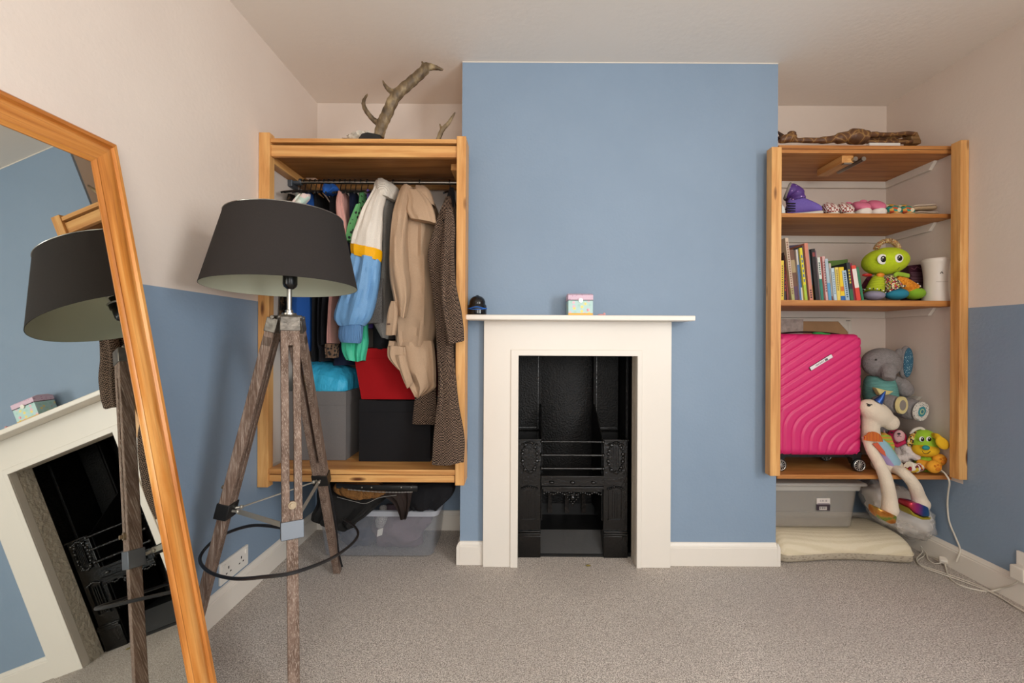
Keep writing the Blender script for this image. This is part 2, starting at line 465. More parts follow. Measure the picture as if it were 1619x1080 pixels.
m.build('heart_ornament', IRON, g)
# ash pit
ASH = plain('ash_dusted_iron', '#211b17', 0.9, bump=(80, 0.8, 0.01), var=(60, 0.7))
m = MB()
for x in (.165, .255, .345):
    m.prism([(x-.012, 2.36, .12), (x+.012, 2.36, .12), (x+.005, 2.39, .31), (x-.005, 2.39, .31)], (0, .012, 0))
m.build('ash_pit_rib', ASH, g)
m = MB().box(x1, x2, 2.20, 2.40, 0, .10).box(x1, x2, 2.392, 2.40, .10, .16)
m.prism([(x1, 2.128, .0), (x2, 2.128, .0), (x2, 2.20, .0), (x1, 2.20, .0)], (0, 0, .012))
m.prism([(x1, 2.135, .012), (x1, 2.20, .10), (x1, 2.20, .012)], (x2-x1, 0, 0))
m.build('hearth_plate', plain('smooth_black', '#070707', .5, bump=(25, .3, .004)), g)
bx('hearth_base', x3, OX1, 2.13, 2.19, 0, .02, IROND, g)

# ------------------------------------------------------------------ leaning mirror
nx_ = V((math.cos(-.0158)*math.cos(.1923), math.sin(-.0158)*math.cos(.1923), math.sin(.1923)))
up_ = (V((0,0,1)) - nx_*nx_.z).normalized()
wy_ = up_.cross(nx_)             # along the width, towards the alcove
glass_d = -.81
corner = V((-1.0997, 1.2092, 1.5698))            # top far corner of the frame front
MW, MT_ = .66, .078
L = corner.z/up_.z + .02
base_far = corner - up_*(L-.02)
orig = base_far - nx_*.0
mir = bpy.data.objects.new('floor_mirror', None); COL.objects.link(mir)
Rm = Matrix((nx_, wy_, up_)).transposed()
# the frame's back bottom edge stands on the carpet
zoff = 0.024*nx_.z
mir.location = V((base_far.x, base_far.y, 0))
base_far = base_far + up_*((0.0 + zoff - base_far.z)/up_.z)
mir.location = base_far
mir.rotation_euler = Rm.to_euler()
tag(mir, 'tall orange pine framed mirror leaning against the left wall', 'mirror')
LH = (corner - base_far).length
prof = [(0, -.020), (0, -.006), (.006, 0), (.016, .001), (.020, -.005), (.025, -.003), (.034, .0), (.050, -.001), (.064, -.007), (.068, -.006), (.072, -.009), (.078, -.011), (.078, -.020)]
def side(kind):
    m = MB(); R = []
    for t, h in prof:
        if kind == 'far': a, b = (h, -t, t), (h, -t, LH-t)
        if kind == 'near': a, b = (h, -MW+t, t), (h, -MW+t, LH-t)
        if kind == 'top': a, b = (h, -MW+t, LH-t), (h, -t, LH-t)
        if kind == 'bottom': a, b = (h, -MW+t, t), (h, -t, t)
        R.append((a, b))
    r0 = [V(p[0]) for p in R]; r1 = [V(p[1]) for p in R]
    m.rings([r0, r1])
    return m
for k, nm, mt in (('far', 'stile', OR_U), ('near', 'stile', OR_U), ('top', 'rail', OR_W), ('bottom', 'rail', OR_W)):
    side(k).build(nm, mt, mir, local=True, angle=25)
MG = N('mirror_glass'); MG.set(Metallic=1.0, Roughness=0.01); MG.base('#dfe2dc'); MG = MG.m
MB().box(-.0165, -.0125, -MW+.07, -.07, .07, LH-.07).build('mirror_glass', MG, mir, local=True, smooth=False)
MB().box(-.0215, -.0170, -MW+.03, -.03, .03, LH-.03).build('backing_board', plain('hardboard', '#7a5a3c', .8), mir, local=True, smooth=False)

# ------------------------------------------------------------------ tripod lamp
LX, LY = -.757, 1.452
lamp = thing('tripod_floor_lamp', 'tripod floor lamp with limed wooden legs and a charcoal drum shade', 'lamp', (LX, LY, 0))
head = V((LX, LY, 1.112))
feet = [V((-.597, 1.182, 0)), V((-1.068, 1.425, 0)), V((-.808, 1.975, 0))]
brk = []
def obox(m, a, b, t, w, d, mi=0):
    """box from a to b, w wide along t and d deep"""
    ax = (b-a).normalized(); t = (t - ax*t.dot(ax)).normalized(); n = ax.cross(t)
    P = [a + t*sx*w/2 + n*sy*d/2 for sx, sy in ((-1,-1), (1,-1), (1,1), (-1,1))]
    m.prism(P, b-a)
for F in feet:
    rad = (F - V((LX, LY, 0))); rad.z = 0; rad.normalize()
    tan = rad.cross(V((0,0,1)))
    T = head + rad*.040 + V((0,0,-.006))
    ax = (F-T).normalized(); Lg = (F-T).length
    Bp = T + ax*(Lg*.555)
    m = MB()
    for s in (-1, 1): obox(m, T + tan*s*.0165 + ax*.06, Bp + tan*s*.0165, tan, .021, .032)
    obox(m, T + ax*.03, T + ax*.092, tan, .054, .0315)
    lg = m.build('leg', LEGW, lamp, bevel=0.002)
    m = MB(); obox(m, T + ax*(Lg*.49), F - ax*.0, tan, .0115, .030)
    obox(m, Bp + ax*.02, F + V((0,0,.0)), tan, .029, .030)
    # trimmed level with the floor
    for v_ in m.v:
        if v_.z < 0.004: v_.z = 0.0
    m.build('leg_extension', LEGW, lg, bevel=0.0015)
    m = MB(); obox(m, T - ax*.002, T + ax*.045, tan, .058, .036)
    m.tube([T - tan*.034 - ax*.0 + V((0,0,.004)), T + tan*.034 + V((0,0,.004))], .007, 10)
    m.build('leg_cap', plain('worn_chrome', '#77726b', .42, .9, bump=(60, .5, .003), var=(35, .35)), lg, bevel=0.002)
    m = MB(); obox(m, Bp - ax*.020, Bp + ax*.030, tan, .060, .040)
    m.build('bracket', STEEL if F is feet[0] else BLACK, lg, bevel=0.0015)
    K = T + ax*(Lg*.50); out = tan.cross(ax); out = out if out.dot(rad) > 0 else -out
    m = MB().cyl(K + out*.012, K + out*.022, .011, 14).cyl(K + out*.022, K + out*.030, .006, 10)
    m.build('knob', plain('dull_brass', '#8c7c66', .5, .8), lg)
    brk.append((Bp + ax*.008, rad, tan))
for i in range(3):
    (a, ra, ta), (b, rb, tb) = brk[i], brk[(i+1) % 3]
    d = (b-a).normalized()
    m = MB(); p, q = a - ra*.02 + d*.028, b - rb*.02 - d*.028
    obox(m, p, q, V((0,0,1)), .015 if i != 1 else .004, .004)
    for e_ in (p, q): m.ell(e_, .007, n=10, k=8)
    m.tube([a + d*.02 - ra*.008, p], .004, 8).tube([b - d*.02 - rb*.008, q], .004, 8)
    m.build('brace', plain('pale_steel', '#b5b1a6', .45, .6), lamp)
m = MB().lathe([(.0, -.012), (.036, -.012), (.040, -.008), (.040, .004), (.030, .006), (.022, .008), (.022, .013), (.012, .014), (.012, .022), (.0075, .024), (.0075, .115), (0, .115)], head, 28)
m.build('hub_and_stem', CHROME, lamp)
sock = V((LX+.004, LY-.003, 1.203))
m = MB().lathe([(0, 0), (.010, .0), (.019, .008), (.022, .016), (.022, .045), (.026, .046), (.026, .062), (.018, .064), (.018, .085), (0, .085)], sock, 24)
m.build('bulb_socket', plain('bakelite', '#0e0e0e', .25), lamp)
m = MB().lathe([(.018, .0), (.022, .02), (.032, .05), (.034, .075), (.024, .10), (.0, .112)], sock + V((0,0,.085)), 20)
m.build('bulb', plain('frosted_bulb', '#e8e6df', .2), lamp)
# shade
sb, stp = V((-.769, 1.437, 1.207)), V((-.774, 1.462, 1.438))
axs = V((-.022, .040, 1)).normalized()
e1 = V((1,0,0)); e1 = (e1 - axs*e1.dot(axs)).normalized(); e2 = axs.cross(e1)
SH = fabric('charcoal_shade_cloth', '#2e2a28', .95, (40, .05, .002), 700, .12)
LIN = plain('shade_lining', '#b9bba6', .6)
def cone(r1, r2, c1, c2, n=64, rows=6):
    R = []
    for i in range(rows):
        t = i/(rows-1); c = c1.lerp(c2, t); r = r1 + (r2-r1)*t
        R.append([c + e1*(r*math.cos(2*PI*j/n)) + e2*(r*math.sin(2*PI*j/n)) for j in range(n)])
    return R
o1 = cone(.2265, .1755, sb, stp); o2 = cone(.225, .174, sb, stp)
m = MB(); m.rings(o1, 0, False); m.rings(o2, 1, False)
for a, b in ((o1[0], o2[0]), (o1[-1], o2[-1])): m.rings([a, b], 0, False)
shade = m.build('lamp_shade', [SH, LIN], lamp)
def ring(c, r, th, mat, name, par):
    m = MB(); m.tube([c + e1*(r*math.cos(2*PI*j/56)) + e2*(r*math.sin(2*PI*j/56)) for j in range(56)], th, 8, closed=True)
    return m.build(name, mat, par)
ring(stp + axs*.0012, .1758, .0016, CHROME, 'top_ring', shade)
m = MB()
sp = sock + V((0,0,.062))
m.tube([sp + e1*.026*math.cos(2*PI*j/24) + e2*.026*math.sin(2*PI*j/24) for j in range(24)], .003, 8, closed=True)
for k in range(3):
    a = 2*PI*k/3 + .5; d = e1*math.cos(a) + e2*math.sin(a)
    m.tube([sp + d*.026, sp + d*.05 + V((0,0,.05)), stp - axs*.004 + d*.172], .0022, 6)
m.build('shade_spider', CHROME, shade)
# stiff black flex looping round the legs
CB = plain('black_flex', '#17171a', .45)
pts = [brk[0][0] + V((-.03, .035, -.01)), at(400, 831, 1.40), at(352, 846, 1.47), at(326, 866, 1.47), at(316, 886, 1.42), at(332, 905, 1.34), at(370, 915, 1.26), at(420, 912, 1.205), at(466, 905, 1.195), at(520, 885, 1.33), at(552, 864, 1.52), at(566, 846, 1.68), at(560, 832, 1.80), at(543, 821, 1.875)]
MB().tube(smooth_path(pts, 8), .0050, 8).build('power_cord', CB, lamp)
m = MB().tube(smooth_path([at(507, 700, 1.80), at(522, 775, 1.84), at(531, 830, 1.90), at(535, 870, 1.93), at(541, 896, 1.95)], 6), .004, 8)
m.build('hanging_cord_end', CB, lamp)

# socket on the left wall, behind the lamp
sk = thing('double_wall_socket', 'white double plug socket on the left wall just above the skirting', 'socket', (XL, 1.62, .14))
ya, yb = XL*FPX/(347-VX), XL*FPX/(391-VX)
z0, z1 = at(369, 908, -0+XL*FPX/(369-VX)).z, at(369, 879, XL*FPX/(369-VX)).z
bx('face_plate', XL, XL+.009, ya, yb, z0-.004, z1+.006, plain('white_plastic', '#e6e2da', .3), sk, bevel=.002)
for c in (.27, .73):
    y = ya + (yb-ya)*c; zc = (z0+z1)/2
    for a0, b0, c0, d0 in ((-.003, .003, .004, .014), (-.016, -.008, -.012, -.007), (.008, .016, -.012, -.007)):
        MB().box(XL+.009, XL+.0095, y+a0, y+b0, zc+c0, zc+d0).build('socket_slot', BLACK, sk)
for c in (.10, .90):
    y = ya + (yb-ya)*c; MB().box(XL+.009, XL+.013, y-.006, y+.006, z1-.022, z1-.004).build('rocker_switch', plain('white_plastic', '#e6e2da', .3), sk, bevel=.001)

# ------------------------------------------------------------------ wardrobe frame (left alcove)
WD = 1.886
wr = thing('open_wardrobe_frame', 'open pine wardrobe frame filling the alcove left of the chimney breast', 'wardrobe', (-.68, 2.1, .42))
zt, zb = at(407, 209, WD).z, at(420, 771, WD).z
xr0, xr1 = -.2735, -.234
bx('post', XL+.001, -1.071, WD, WD+.040, zb, zt, PINE_Z, wr)
bx('post', xr0, xr1, WD, WD+.105, at(728, 768, WD).z, at(728, 215, WD).z, PINE_Z, wr)
bx('post', XL+.001, XL+.040, 2.39, YF-.001, zb, zt-.02, PINE_Z, wr)
za, zc_ = at(580, 218.5, WD).z, at(580, 225, WD).z
bx('top_board', -1.071, xr0, WD+.004, YF-.002, zc_, za, PINE_X, wr)
bx('top_rail', -1.071, xr0, WD+.010, WD+.030, at(580, 248, WD+.01).z, at(580, 230, WD+.01).z, PINE_X, wr)
m = MB(); zz = at(580, 247, WD+.03).z
m.box(-1.071, xr0, WD+.03, 2.18, zz+.001, zz+.014)
m.build('top_panel', PLYD, wr)
bx('side_rail', XL+.001, XL+.045, WD+.04, 2.39, zz-.03, zz+.012, PINE_Y, wr)
bx('side_rail', BL-.040, BL-.001, WD+.105, 2.39, zz-.03, zz, PINE_Y, wr)
bx('back_rail', XL+.045, BL-.002, 2.39, 2.41, at(690, 300, 2.4).z, at(690, 291, 2.4).z, PINE_X, wr)
zs = at(580, 743, WD).z
bx('bottom_board', -1.071, xr0, WD+.004, YF-.002, at(580, 751, WD).z, zs, PINE_X, wr)
bx('bottom_rail', -1.071, xr0-.003, WD+.008, WD+.030, at(580, 763.5, WD).z, at(580, 752.5, WD).z, PINE_X, wr)
ZSH = zs
rail = V((0, 2.15, at(600, 288.5, 2.15).z)); ZR = rail.z
m = MB().tube([(XL+.05, 2.15, ZR), (BL-.002, 2.15, ZR)], .0095, 16)
m.build('hanging_rail', CHROME, wr)
m = MB().box(XL+.001, XL+.022, 2.12, 2.18, ZR-.03, ZR+.045).tube([(XL+.02, 2.15, ZR), (XL+.055, 2.15, ZR)], .016, 16)
m.build('rail_bracket', STEEL, wr, bevel=.002)

# ------------------------------------------------------------------ shelving frame (right alcove)
SD = 1.98
sf = thing('open_shelf_unit', 'pine posts and boards forming open shelves in the alcove right of the chimney breast', 'shelves', (1.56, 2.1, .38))
bx('post', at(1219, 500, SD).x, at(1235, 500, SD).x, SD, SD+.043, at(1227, 753, SD).z, at(1227, 232, SD).z, PINE_Z, sf)
bx('post', XR-.0385, XR-.001, SD, SD+.046, at(1520, 759, SD).z, at(1520, 221, SD).z, PINE_Z, sf)
SY = 2.052
def shelf(zt_, zb_, nm='shelf'):
    return bx(nm, BR+.002, XR-.002, SY, YF-.002, zb_, zt_, PLY, sf, bevel=.0015)
S1t, S1b = at(1370, 230, SY).z, at(1370, 242.5, SY).z
m = MB().box(BR+.002, XR-.002, SY, YF-.002, S1b, S1t)
m.build('shelf', PLY, sf, bevel=.0015)
MB().box(BR+.002, XR-.002, SY-.0015, SY+.004, S1b+.017, S1b+.019).build('board_joint', plain('dark_gap', '#4c2a12', .8), sf)
S2t, S2b = at(1370, 337.5, SY).z, at(1370, 344, SY).z; shelf(S2t, S2b)
S3t, S3b = at(1370, 475, SY).z, at(1370, 484, SY).z; shelf(S3t, S3b)
S4t, S4b = at(1370, 751.5, SY).z, at(1370, 758, SY).z; shelf(S4t, S4b, 'shelf')
for zb_ in (S1b, S2b, S3b):
    m = MB().box(BR+.002, XR-.002, YF-.020, YF-.001, zb_-.036, zb_)
    # side batten with a sloping nose
    y0 = SY+.075
    m.prism([(XR-.020, y0, zb_), (XR-.020, y0+.03, zb_-.036), (XR-.020, YF-.02, zb_-.036), (XR-.020, YF-.02, zb_)], (.018, 0, 0))
    m.build('batten', WHITE_W, sf, bevel=.001)
# low support of a missing shelf
zq = at(1450, 640, 2.3).z
m = MB(); zq = at(1460, 622, 2.34).z
m.prism([(XR-.020, 2.20, zq), (XR-.020, 2.22, zq-.022), (XR-.020, YF-.002, zq-.022), (XR-.020, YF-.002, zq)], (.018, 0, 0))
m.build('batten', WHITE_W, sf, bevel=.001)
bx('hanging_block', 1.505, 1.56, 2.075, 2.25, S1b-.035, S1b, PINE_Y, sf)
m = MB()
for px in (1353, 1366):
    c = at(px, 251, 2.062); m.tube([c, c + V((-.004, .16, 0))], .0105, 14)
m.box(1.515, 1.552, 2.075, 2.09, S1b-.040, S1b-.034)
m.build('chrome_rail_end', CHROME, sf)

# ------------------------------------------------------------------ cloth helpers
def drape(rows, n=44, amp=.006, folds=5, seed=0, pw=2.6, k=6, m=None, mi=0, up=1.0):
    """a hanging cloth body; rows: (left px, right px, py, D of the front, depth)"""
    R = []
    rows = [tuple(r_) + (0,)*(6-len(r_)) for r_ in rows]
    for i, (a, b, py, D, dp, sl) in enumerate(interp_rows(rows, k)):
        A, B = at(a, py, D), at(b, py+sl, D)
        c = (A+B)/2; hw = max((B.x-A.x)/2, .002); hd = dp/2; dz_ = (B.z-A.z)/2
        r = []
        for j in range(n):
            t = 2*PI*j/n; ct, st = math.cos(t), math.sin(t)
            x = hw*math.copysign(abs(ct)**(2/pw), ct); y = hd*math.copysign(abs(st)**(2/pw), st)
            f = amp*(.65*math.sin(folds*t + seed*1.7 + .6*math.sin(c.z*9+seed)) + .45*math.sin((folds*2+1)*t - seed + .9*math.sin(c.z*14+seed*2)))
            f += amp*.5*noise.noise(V((ct*5+seed, st*5, c.z*16)))
            f += amp*.8*noise.noise(V((ct*2.2+seed, st*2.2, c.z*5+seed)))
            r.append(V((c.x + x + ct*f*.45, c.y + hd + y + st*f*1.5, c.z + dz_*ct + amp*.5*math.sin(3*t+seed))))
        R.append(r)
    m = m or MB()
    return m.rings(R, mi)
def lump(c, r, seed=0, amp=.25, fr=2.2, flat=None, n=36, k=22, m=None, mi=0, ridge=0):
    c = V(c); R = []
    for i in range(k+1):
        a = -PI/2 + PI*min(max(i, .03), k-.03)/k
        row = []
        for j in range(n):
            t = 2*PI*j/n; d = V((math.cos(a)*math.cos(t), math.cos(a)*math.sin(t), math.sin(a)))
            q = noise.noise(d*fr + V((seed*3.1, seed, -seed)))
            if ridge: q += ridge*abs(noise.noise(d*fr*2.3 + V((seed, 5, seed))))
            s = 1 + amp*q
            p = V((c.x + r[0]*d.x*s, c.y + r[1]*d.y*s, c.z + r[2]*d.z*s))
            if flat is not None: p.z = max(p.z, flat)
            row.append(p)
        R.append(row)
    m = m or MB()
    return m.rings(R, mi)

# ------------------------------------------------------------------ fabrics
F_WHITE = fabric('off_white_nylon', '#d8d0c4', .6, (9, .5, .02))
F_YEL = fabric('yellow_nylon', '#e8a800', .6, (12, .4, .01))
F_SKY = fabric('sky_blue_nylon', '#719fcb', .45, (9, .5, .02))
F_CUFF = fabric('blue_ribbed_knit', '#5c86b4', .9)
n_ = N('ribbed_knit_blue'); n_.set(Roughness=.9); n_.base('#5c86b4')
w_ = n_.add('ShaderNodeTexWave', i_Scale=55.0); n_.link(n_.co(), w_.inputs[0]); n_.bump(w_.outputs['Fac'], .8, .003); F_CUFF = n_.m
n_ = N('ribbed_knit_white'); n_.set(Roughness=.9); n_.base('#cfc8bc')
w_ = n_.add('ShaderNodeTexWave', i_Scale=55.0, bands_direction='Y'); n_.link(n_.co(), w_.inputs[0]); n_.bump(w_.outputs['Fac'], .8, .003); F_RIBW = n_.m
F_GREY = fabric('grey_wool', '#7b7873', .95, var=.22)
F_GREY2 = fabric('grey_check_wool', '#6d6a67', .95, var=.3, weave=260)
F_TRENCH = fabric('beige_gabardine', '#b1957a', .8, (7, .45, .02))
def tweed():
    n = N('brown_houndstooth'); n.set(Roughness=.95); n.b.inputs['Specular IOR Level'].default_value = .2
    co = n.co((1, 1, 1), (0, 0, 0))
    c = n.add('ShaderNodeTexChecker', i_Scale=190.0); n.link(co, c.inputs[0])
    c.inputs[1].default_value = rgb('#1c1512'); c.inputs[2].default_value = rgb('#7d6858')
    d = n.noise(160, 2)
    n.base(n.mix(c.outputs[0], '#1e1714', n.ramp(d, [(.45, (0,0,0,1)), (.7, (.6,.6,.6,1))])))
    n.bump(n.noise(9, 4, n.co((1, 1, .45))), .4, .015); return n.m
F_TWEED = tweed()
F_BLACK = fabric('black_cloth', '#17171a', .9)
F_BLACK2 = fabric('charcoal_cloth', '#222226', .9)
F_NAVY = fabric('navy_cloth', '#1a2138', .9)
F_ROYAL = fabric('royal_blue_cloth', '#1f4f96', .85)
F_PINK = fabric('dusty_pink_cloth', '#c4938a', .9)
F_MAUVE = fabric('mauve_cloth', '#6b5a63', .9)
F_RED = fabric('red_felt_fabric', '#980b12', .9, (5, .2, .01))
F_BOXG = fabric('grey_box_fabric', '#6e6a68', .9, (5, .15, .01))
F_BOXK = fabric('black_box_fabric', '#19181a', .9, (5, .3, .01))
F_CYAN = fabric('cyan_bag_cloth', '#3fb4dc', .45, (14, .9, .03))
def spots(name, bg, fg, sc, th, rough=.85, mid=None):
    n = N(name); n.set(Roughness=rough)
    v = n.add('ShaderNodeTexVoronoi', i_Scale=sc); n.link(n.co(), v.inputs['Vector'])
    n.base(n.ramp(v.outputs['Distance'], [(th, fg), (th+.06, bg)])); return n.m
def multi(name, cols, sc, rough=.9, bump=True):
    n = N(name); n.set(Roughness=rough)
    v = n.add('ShaderNodeTexVoronoi', i_Scale=sc); n.link(n.co(), v.inputs['Vector'])
    s = n.add('ShaderNodeSeparateColor'); n.link(v.outputs['Color'], s.inputs[0])
    k = len(cols)
    n.base(n.ramp(s.outputs[0], [((i+.02)/k, c) for i, c in enumerate(cols)], 'CONSTANT'))
    if bump: n.bump(v.outputs['Distance'], .5, .003)
    return n.m
F_GREEN = spots('green_cloth_dark_spots', '#62a96c', '#1f2a22', 52, .30)
F_LEO = spots('leopard_cloth', '#6e5440', '#1c1614', 70, .42)
F_LEO2 = multi('dark_leopard_cloth', ['#17130f', '#2a2118', '#5a4430', '#17130f'], 90)
F_PAT = multi('white_green_print', ['#cfd8cc', '#b6cbbf', '#d8c6c0', '#8aa894'], 45)
F_TEAL = fabric('teal_green_nylon', '#43b892', .5, (14, .8, .02))
F_PURP = fabric('purple_nylon', '#6d5aa8', .6)

# ------------------------------------------------------------------ hangers on the rail
HG = 'black coat hangers on the wardrobe rail'
def hanger(x, first=None, tilt=0.0, label=None):
    if first is None:
        o = thing('coat_hanger', label, 'coat hanger', (x, 2.15, ZR), HG)
        c = V((x, 2.15, ZR)); r = .0128
        m = MB(); pts = [c + V((0, r*math.sin(a), r*math.cos(a))) for a in [(-1.9 + 3.9*i/14) for i in range(15)]]
        pts += [c + V((0, .003, -.030)), c + V((0, 0, -.050))]
        m.tube(pts, .0021, 8); m.build('hook', BLACK, o)
        m = MB()
        for s in (-1, 1): m.tube(smooth_path([c + V((0, 0, -.048)), c + V((0, s*.05, -.060)), c + V((0, s*.13, -.090)), c + V((0, s*.165, -.105))], 4), (.0045), 8)
        m.build('shoulder_arm', BLACK, o)
        return o
    o = first.copy(); COL.objects.link(o); o.location = (x, 2.15, ZR); o.rotation_euler = (0, 0, tilt)
    for ch in first.children:
        d = ch.copy(); COL.objects.link(d); d.parent = o
    if label: o['label'] = label
    return o
hlab = 'black coat hanger among the packed clothes left of the bomber jacket'
hx = lambda px: at(px, 289, 2.15).x
h0 = hanger(hx(474), None, 0, hlab)
for i, px in enumerate((482, 491, 499, 506, 513, 520, 529, 538, 546, 554, 562, 571, 581)):
    hanger(hx(px), h0, ((i*37) % 11 - 5)*.012)
for px, lb in ((598, 'black hanger holding up the white and blue bomber jacket'), (622, 'black hanger of the grey wool coat, between bomber jacket and trench coat'),
               (664, 'black hanger holding up the beige trench coat'), (711, 'black hanger at the right end of the rail holding the houndstooth coat')):
    h = hanger(hx(px), h0, 0, lb); del h['group']

# ------------------------------------------------------------------ garments
def garment(name, label, cat, px, py=292, group=None):
    p = at(px, py, 2.15); return thing(name, label, cat, (p.x, 2.15, p.z), group)
# houndstooth coat at the right end
t = garment('wool_coat', 'long brown houndstooth wool coat hanging at the right end of the rail', 'coat', 711)
drape([(708,715,302,2.10,.07), (700,716,325,2.0,.28), (696,716,360,1.96,.36), (694,716,450,1.95,.34), (694,716,560,1.95,.28), (694,716,640,1.95,.2), (694,716,700,1.95,.14)], amp=.004, folds=4, seed=1).build('coat_body', F_TWEED, t)
drape([(705,713,310,1.96,.05), (694,717,335,1.915,.05), (684,717,365,1.900,.05), (675,717,400,1.895,.05), (679,716,440,1.895,.05), (686,716,490,1.89,.05), (690,716,560,1.875,.05), (692,720,600,1.840,.05), (690,724,640,1.815,.05), (685,732,685,1.81,.05), (683,733,710,1.81,.05), (682,731,737,1.815,.045,-4)], amp=.004, folds=4, seed=4, k=5).build('coat_front', F_TWEED, t)
drape([(704,715,330,1.88,.04), (700,719,360,1.872,.05), (697,717,400,1.85,.05), (695,720,450,1.825,.055), (697,728,490,1.80,.06), (702,732,520,1.79,.055), (707,733,546,1.79,.05,-8)], amp=.003, folds=3, seed=2).build('sleeve', F_TWEED, t)
drape([(662,686,590,1.955,.04), (656,688,620,1.95,.04), (652,688,650,1.945,.04), (650,687,670,1.95,.04,3)], amp=.003, folds=3, seed=5, k=4).build('coat_tail', F_TWEED, t)
m = MB(); drape([(711,717,296,2.03,.05), (705,718,312,1.97,.05), (699,714,350,1.90,.02)], amp=.002, folds=2, seed=3, m=m); m.build('collar', F_BLACK, t)
# beige trench coat
t = garment('trench_coat', 'beige trench coat with storm flap and belted cuff, third garment from the right', 'coat', 660)
drape([(650,674,297,2.10,.10), (634,680,315,2.01,.26), (622,684,345,1.97,.33), (614,686,400,1.958,.34), (613,687,450,1.952,.34), (613,686,500,1.95,.34), (616,682,530,1.947,.32), (620,677,550,1.945,.30,-2)], amp=.008, folds=7, seed=6, pw=3).build('coat_body', F_TRENCH, t)
drape([(632,650,292,2.0,.10), (624,646,308,1.945,.12), (616,642,335,1.905,.12), (612,638,370,1.885,.12), (611,639,410,1.875,.11), (613,643,445,1.865,.10), (619,643,470,1.862,.08), (625,638,498,1.862,.05,4)], amp=.005, folds=3, seed=7).build('sleeve', F_TRENCH, t)
m = MB(); drape([(642,662,299,1.975,.05), (643,676,314,1.945,.05), (641,684,330,1.92,.05), (648,689,344,1.905,.05,8)], amp=.003, folds=4, seed=8, m=m, pw=3); m.build('storm_flap', F_TRENCH, t)
m = MB(); drape([(655,670,292,2.04,.08), (653,678,300,1.99,.11), (664,685,317,1.965,.08,6)], amp=.003, folds=3, seed=9, m=m); m.build('collar', F_TRENCH, t)
m = MB(); drape([(618,624,476,1.85,.02), (613,627,490,1.838,.03), (610,626,512,1.832,.03), (609,623,530,1.835,.03)], amp=.002, folds=3, seed=3, m=m, pw=4); m.build('cuff_strap', F_TRENCH, t)
MB().box(0, .012, -.002, .002, 0, .007, M=Matrix.Translation(at(612, 514, 1.828))).build('belt_buckle', plain('tortoise_buckle', '#5a4030', .3), t)
drape([(612,684,540,1.955,.06), (610,686,556,1.945,.06,-4), (615,688,570,1.94,.06,6), (632,688,590,1.935,.05,12), (640,688,604,1.935,.045,8), (647,682,614,1.935,.04,4), (656,666,628,1.94,.03)], amp=.008, folds=6, seed=10, pw=3, k=5).build('coat_lining_fold', F_TRENCH, t)
drape([(611,640,548,1.915,.03), (612,643,565,1.91,.03,6), (628,648,583,1.905,.025,10)], amp=.004, folds=4, seed=13, pw=3).build('hem_fold', F_TRENCH, t)
drape([(625,640,562,1.90,.02), (629,644,580,1.90,.02), (636,651,600,1.90,.02,2), (643,648,615,1.905,.015,-4)], amp=.002, folds=3, seed=11, pw=3).build('hem_corner', F_TRENCH, t)
# grey wool coat
t = garment('grey_coat', 'grey wool coat hanging between the bomber jacket and the beige trench coat', 'coat', 622)
drape([(604,628,300,2.06,.16), (600,617,325,2.0,.30), (599,613,380,1.975,.32), (598,612,430,1.972,.32), (588,611,475,1.97,.32), (583,611,505,1.965,.30), (592,611,522,1.965,.28,6), (601,609,534,1.97,.25,2)], amp=.004, folds=4, seed=12, pw=3).build('coat_body', F_GREY, t)
drape([(592,606,440,1.962,.025), (584,604,470,1.955,.03), (580,604,500,1.95,.03), (580,604,512,1.95,.03,-2)], amp=.002, folds=2, seed=13, pw=4).build('sleeve', F_GREY2, t)
drape([(584,611,508,2.01,.25), (583,611,530,2.01,.25), (584,611,552,2.02,.22)], amp=.003, folds=3, seed=14).build('black_lining', F_BLACK, t, label='black lining hanging below the hem')
# bomber jacket
t = garment('bomber_jacket', 'white and sky blue bomber jacket with a yellow band round the sleeve', 'jacket', 598)
drape([(590,598,300,2.05,.18), (589,597,330,2.0,.32), (589,596,380,1.985,.34), (586,594,430,1.985,.34), (581,590,480,1.985,.34), (580,582,505,1.985,.3)], amp=.003, folds=4, seed=15).build('jacket_body', F_WHITE, t)
drape([(590,608,292,1.99,.09), (580,604,308,1.93,.10), (568,599,328,1.895,.10), (559,598,350,1.88,.10), (552,597,370,1.874,.10,4), (549,597,383,1.872,.10,10)], amp=.005, folds=5, seed=16, pw=2.2).build('upper_sleeve', F_WHITE, t)
drape([(548.5,597.5,382,1.870,.104,11), (548.5,597,392,1.868,.108,11), (550,596,400,1.870,.104,11)], amp=.003, folds=9, seed=16, pw=2.2).build('sleeve_band', F_YEL, t, label='yellow band')
drape([(550,596,398,1.872,.10,11), (543,594,428,1.862,.105,4), (534,591,460,1.858,.095), (526,586,485,1.856,.09), (523,580,503,1.86,.09), (529,571,514,1.87,.09)], amp=.0065, folds=6, seed=17, pw=2.2).build('lower_sleeve', F_SKY, t, label='sky blue satin lower sleeve')
drape([(533,569,511,1.876,.08), (530,567,524,1.872,.085,2), (530,566,534,1.874,.085,2), (534,564,541,1.878,.08,2)], amp=.001, folds=3, seed=18, pw=2.2).build('ribbed_cuff', F_CUFF, t)
drape([(592,610,282,2.04,.08), (586,620,287,1.99,.14), (585,622,297,1.965,.15), (592,618,307,1.955,.10,4)], amp=.003, folds=4, seed=19, pw=2.2).build('ribbed_collar', F_RIBW, t)
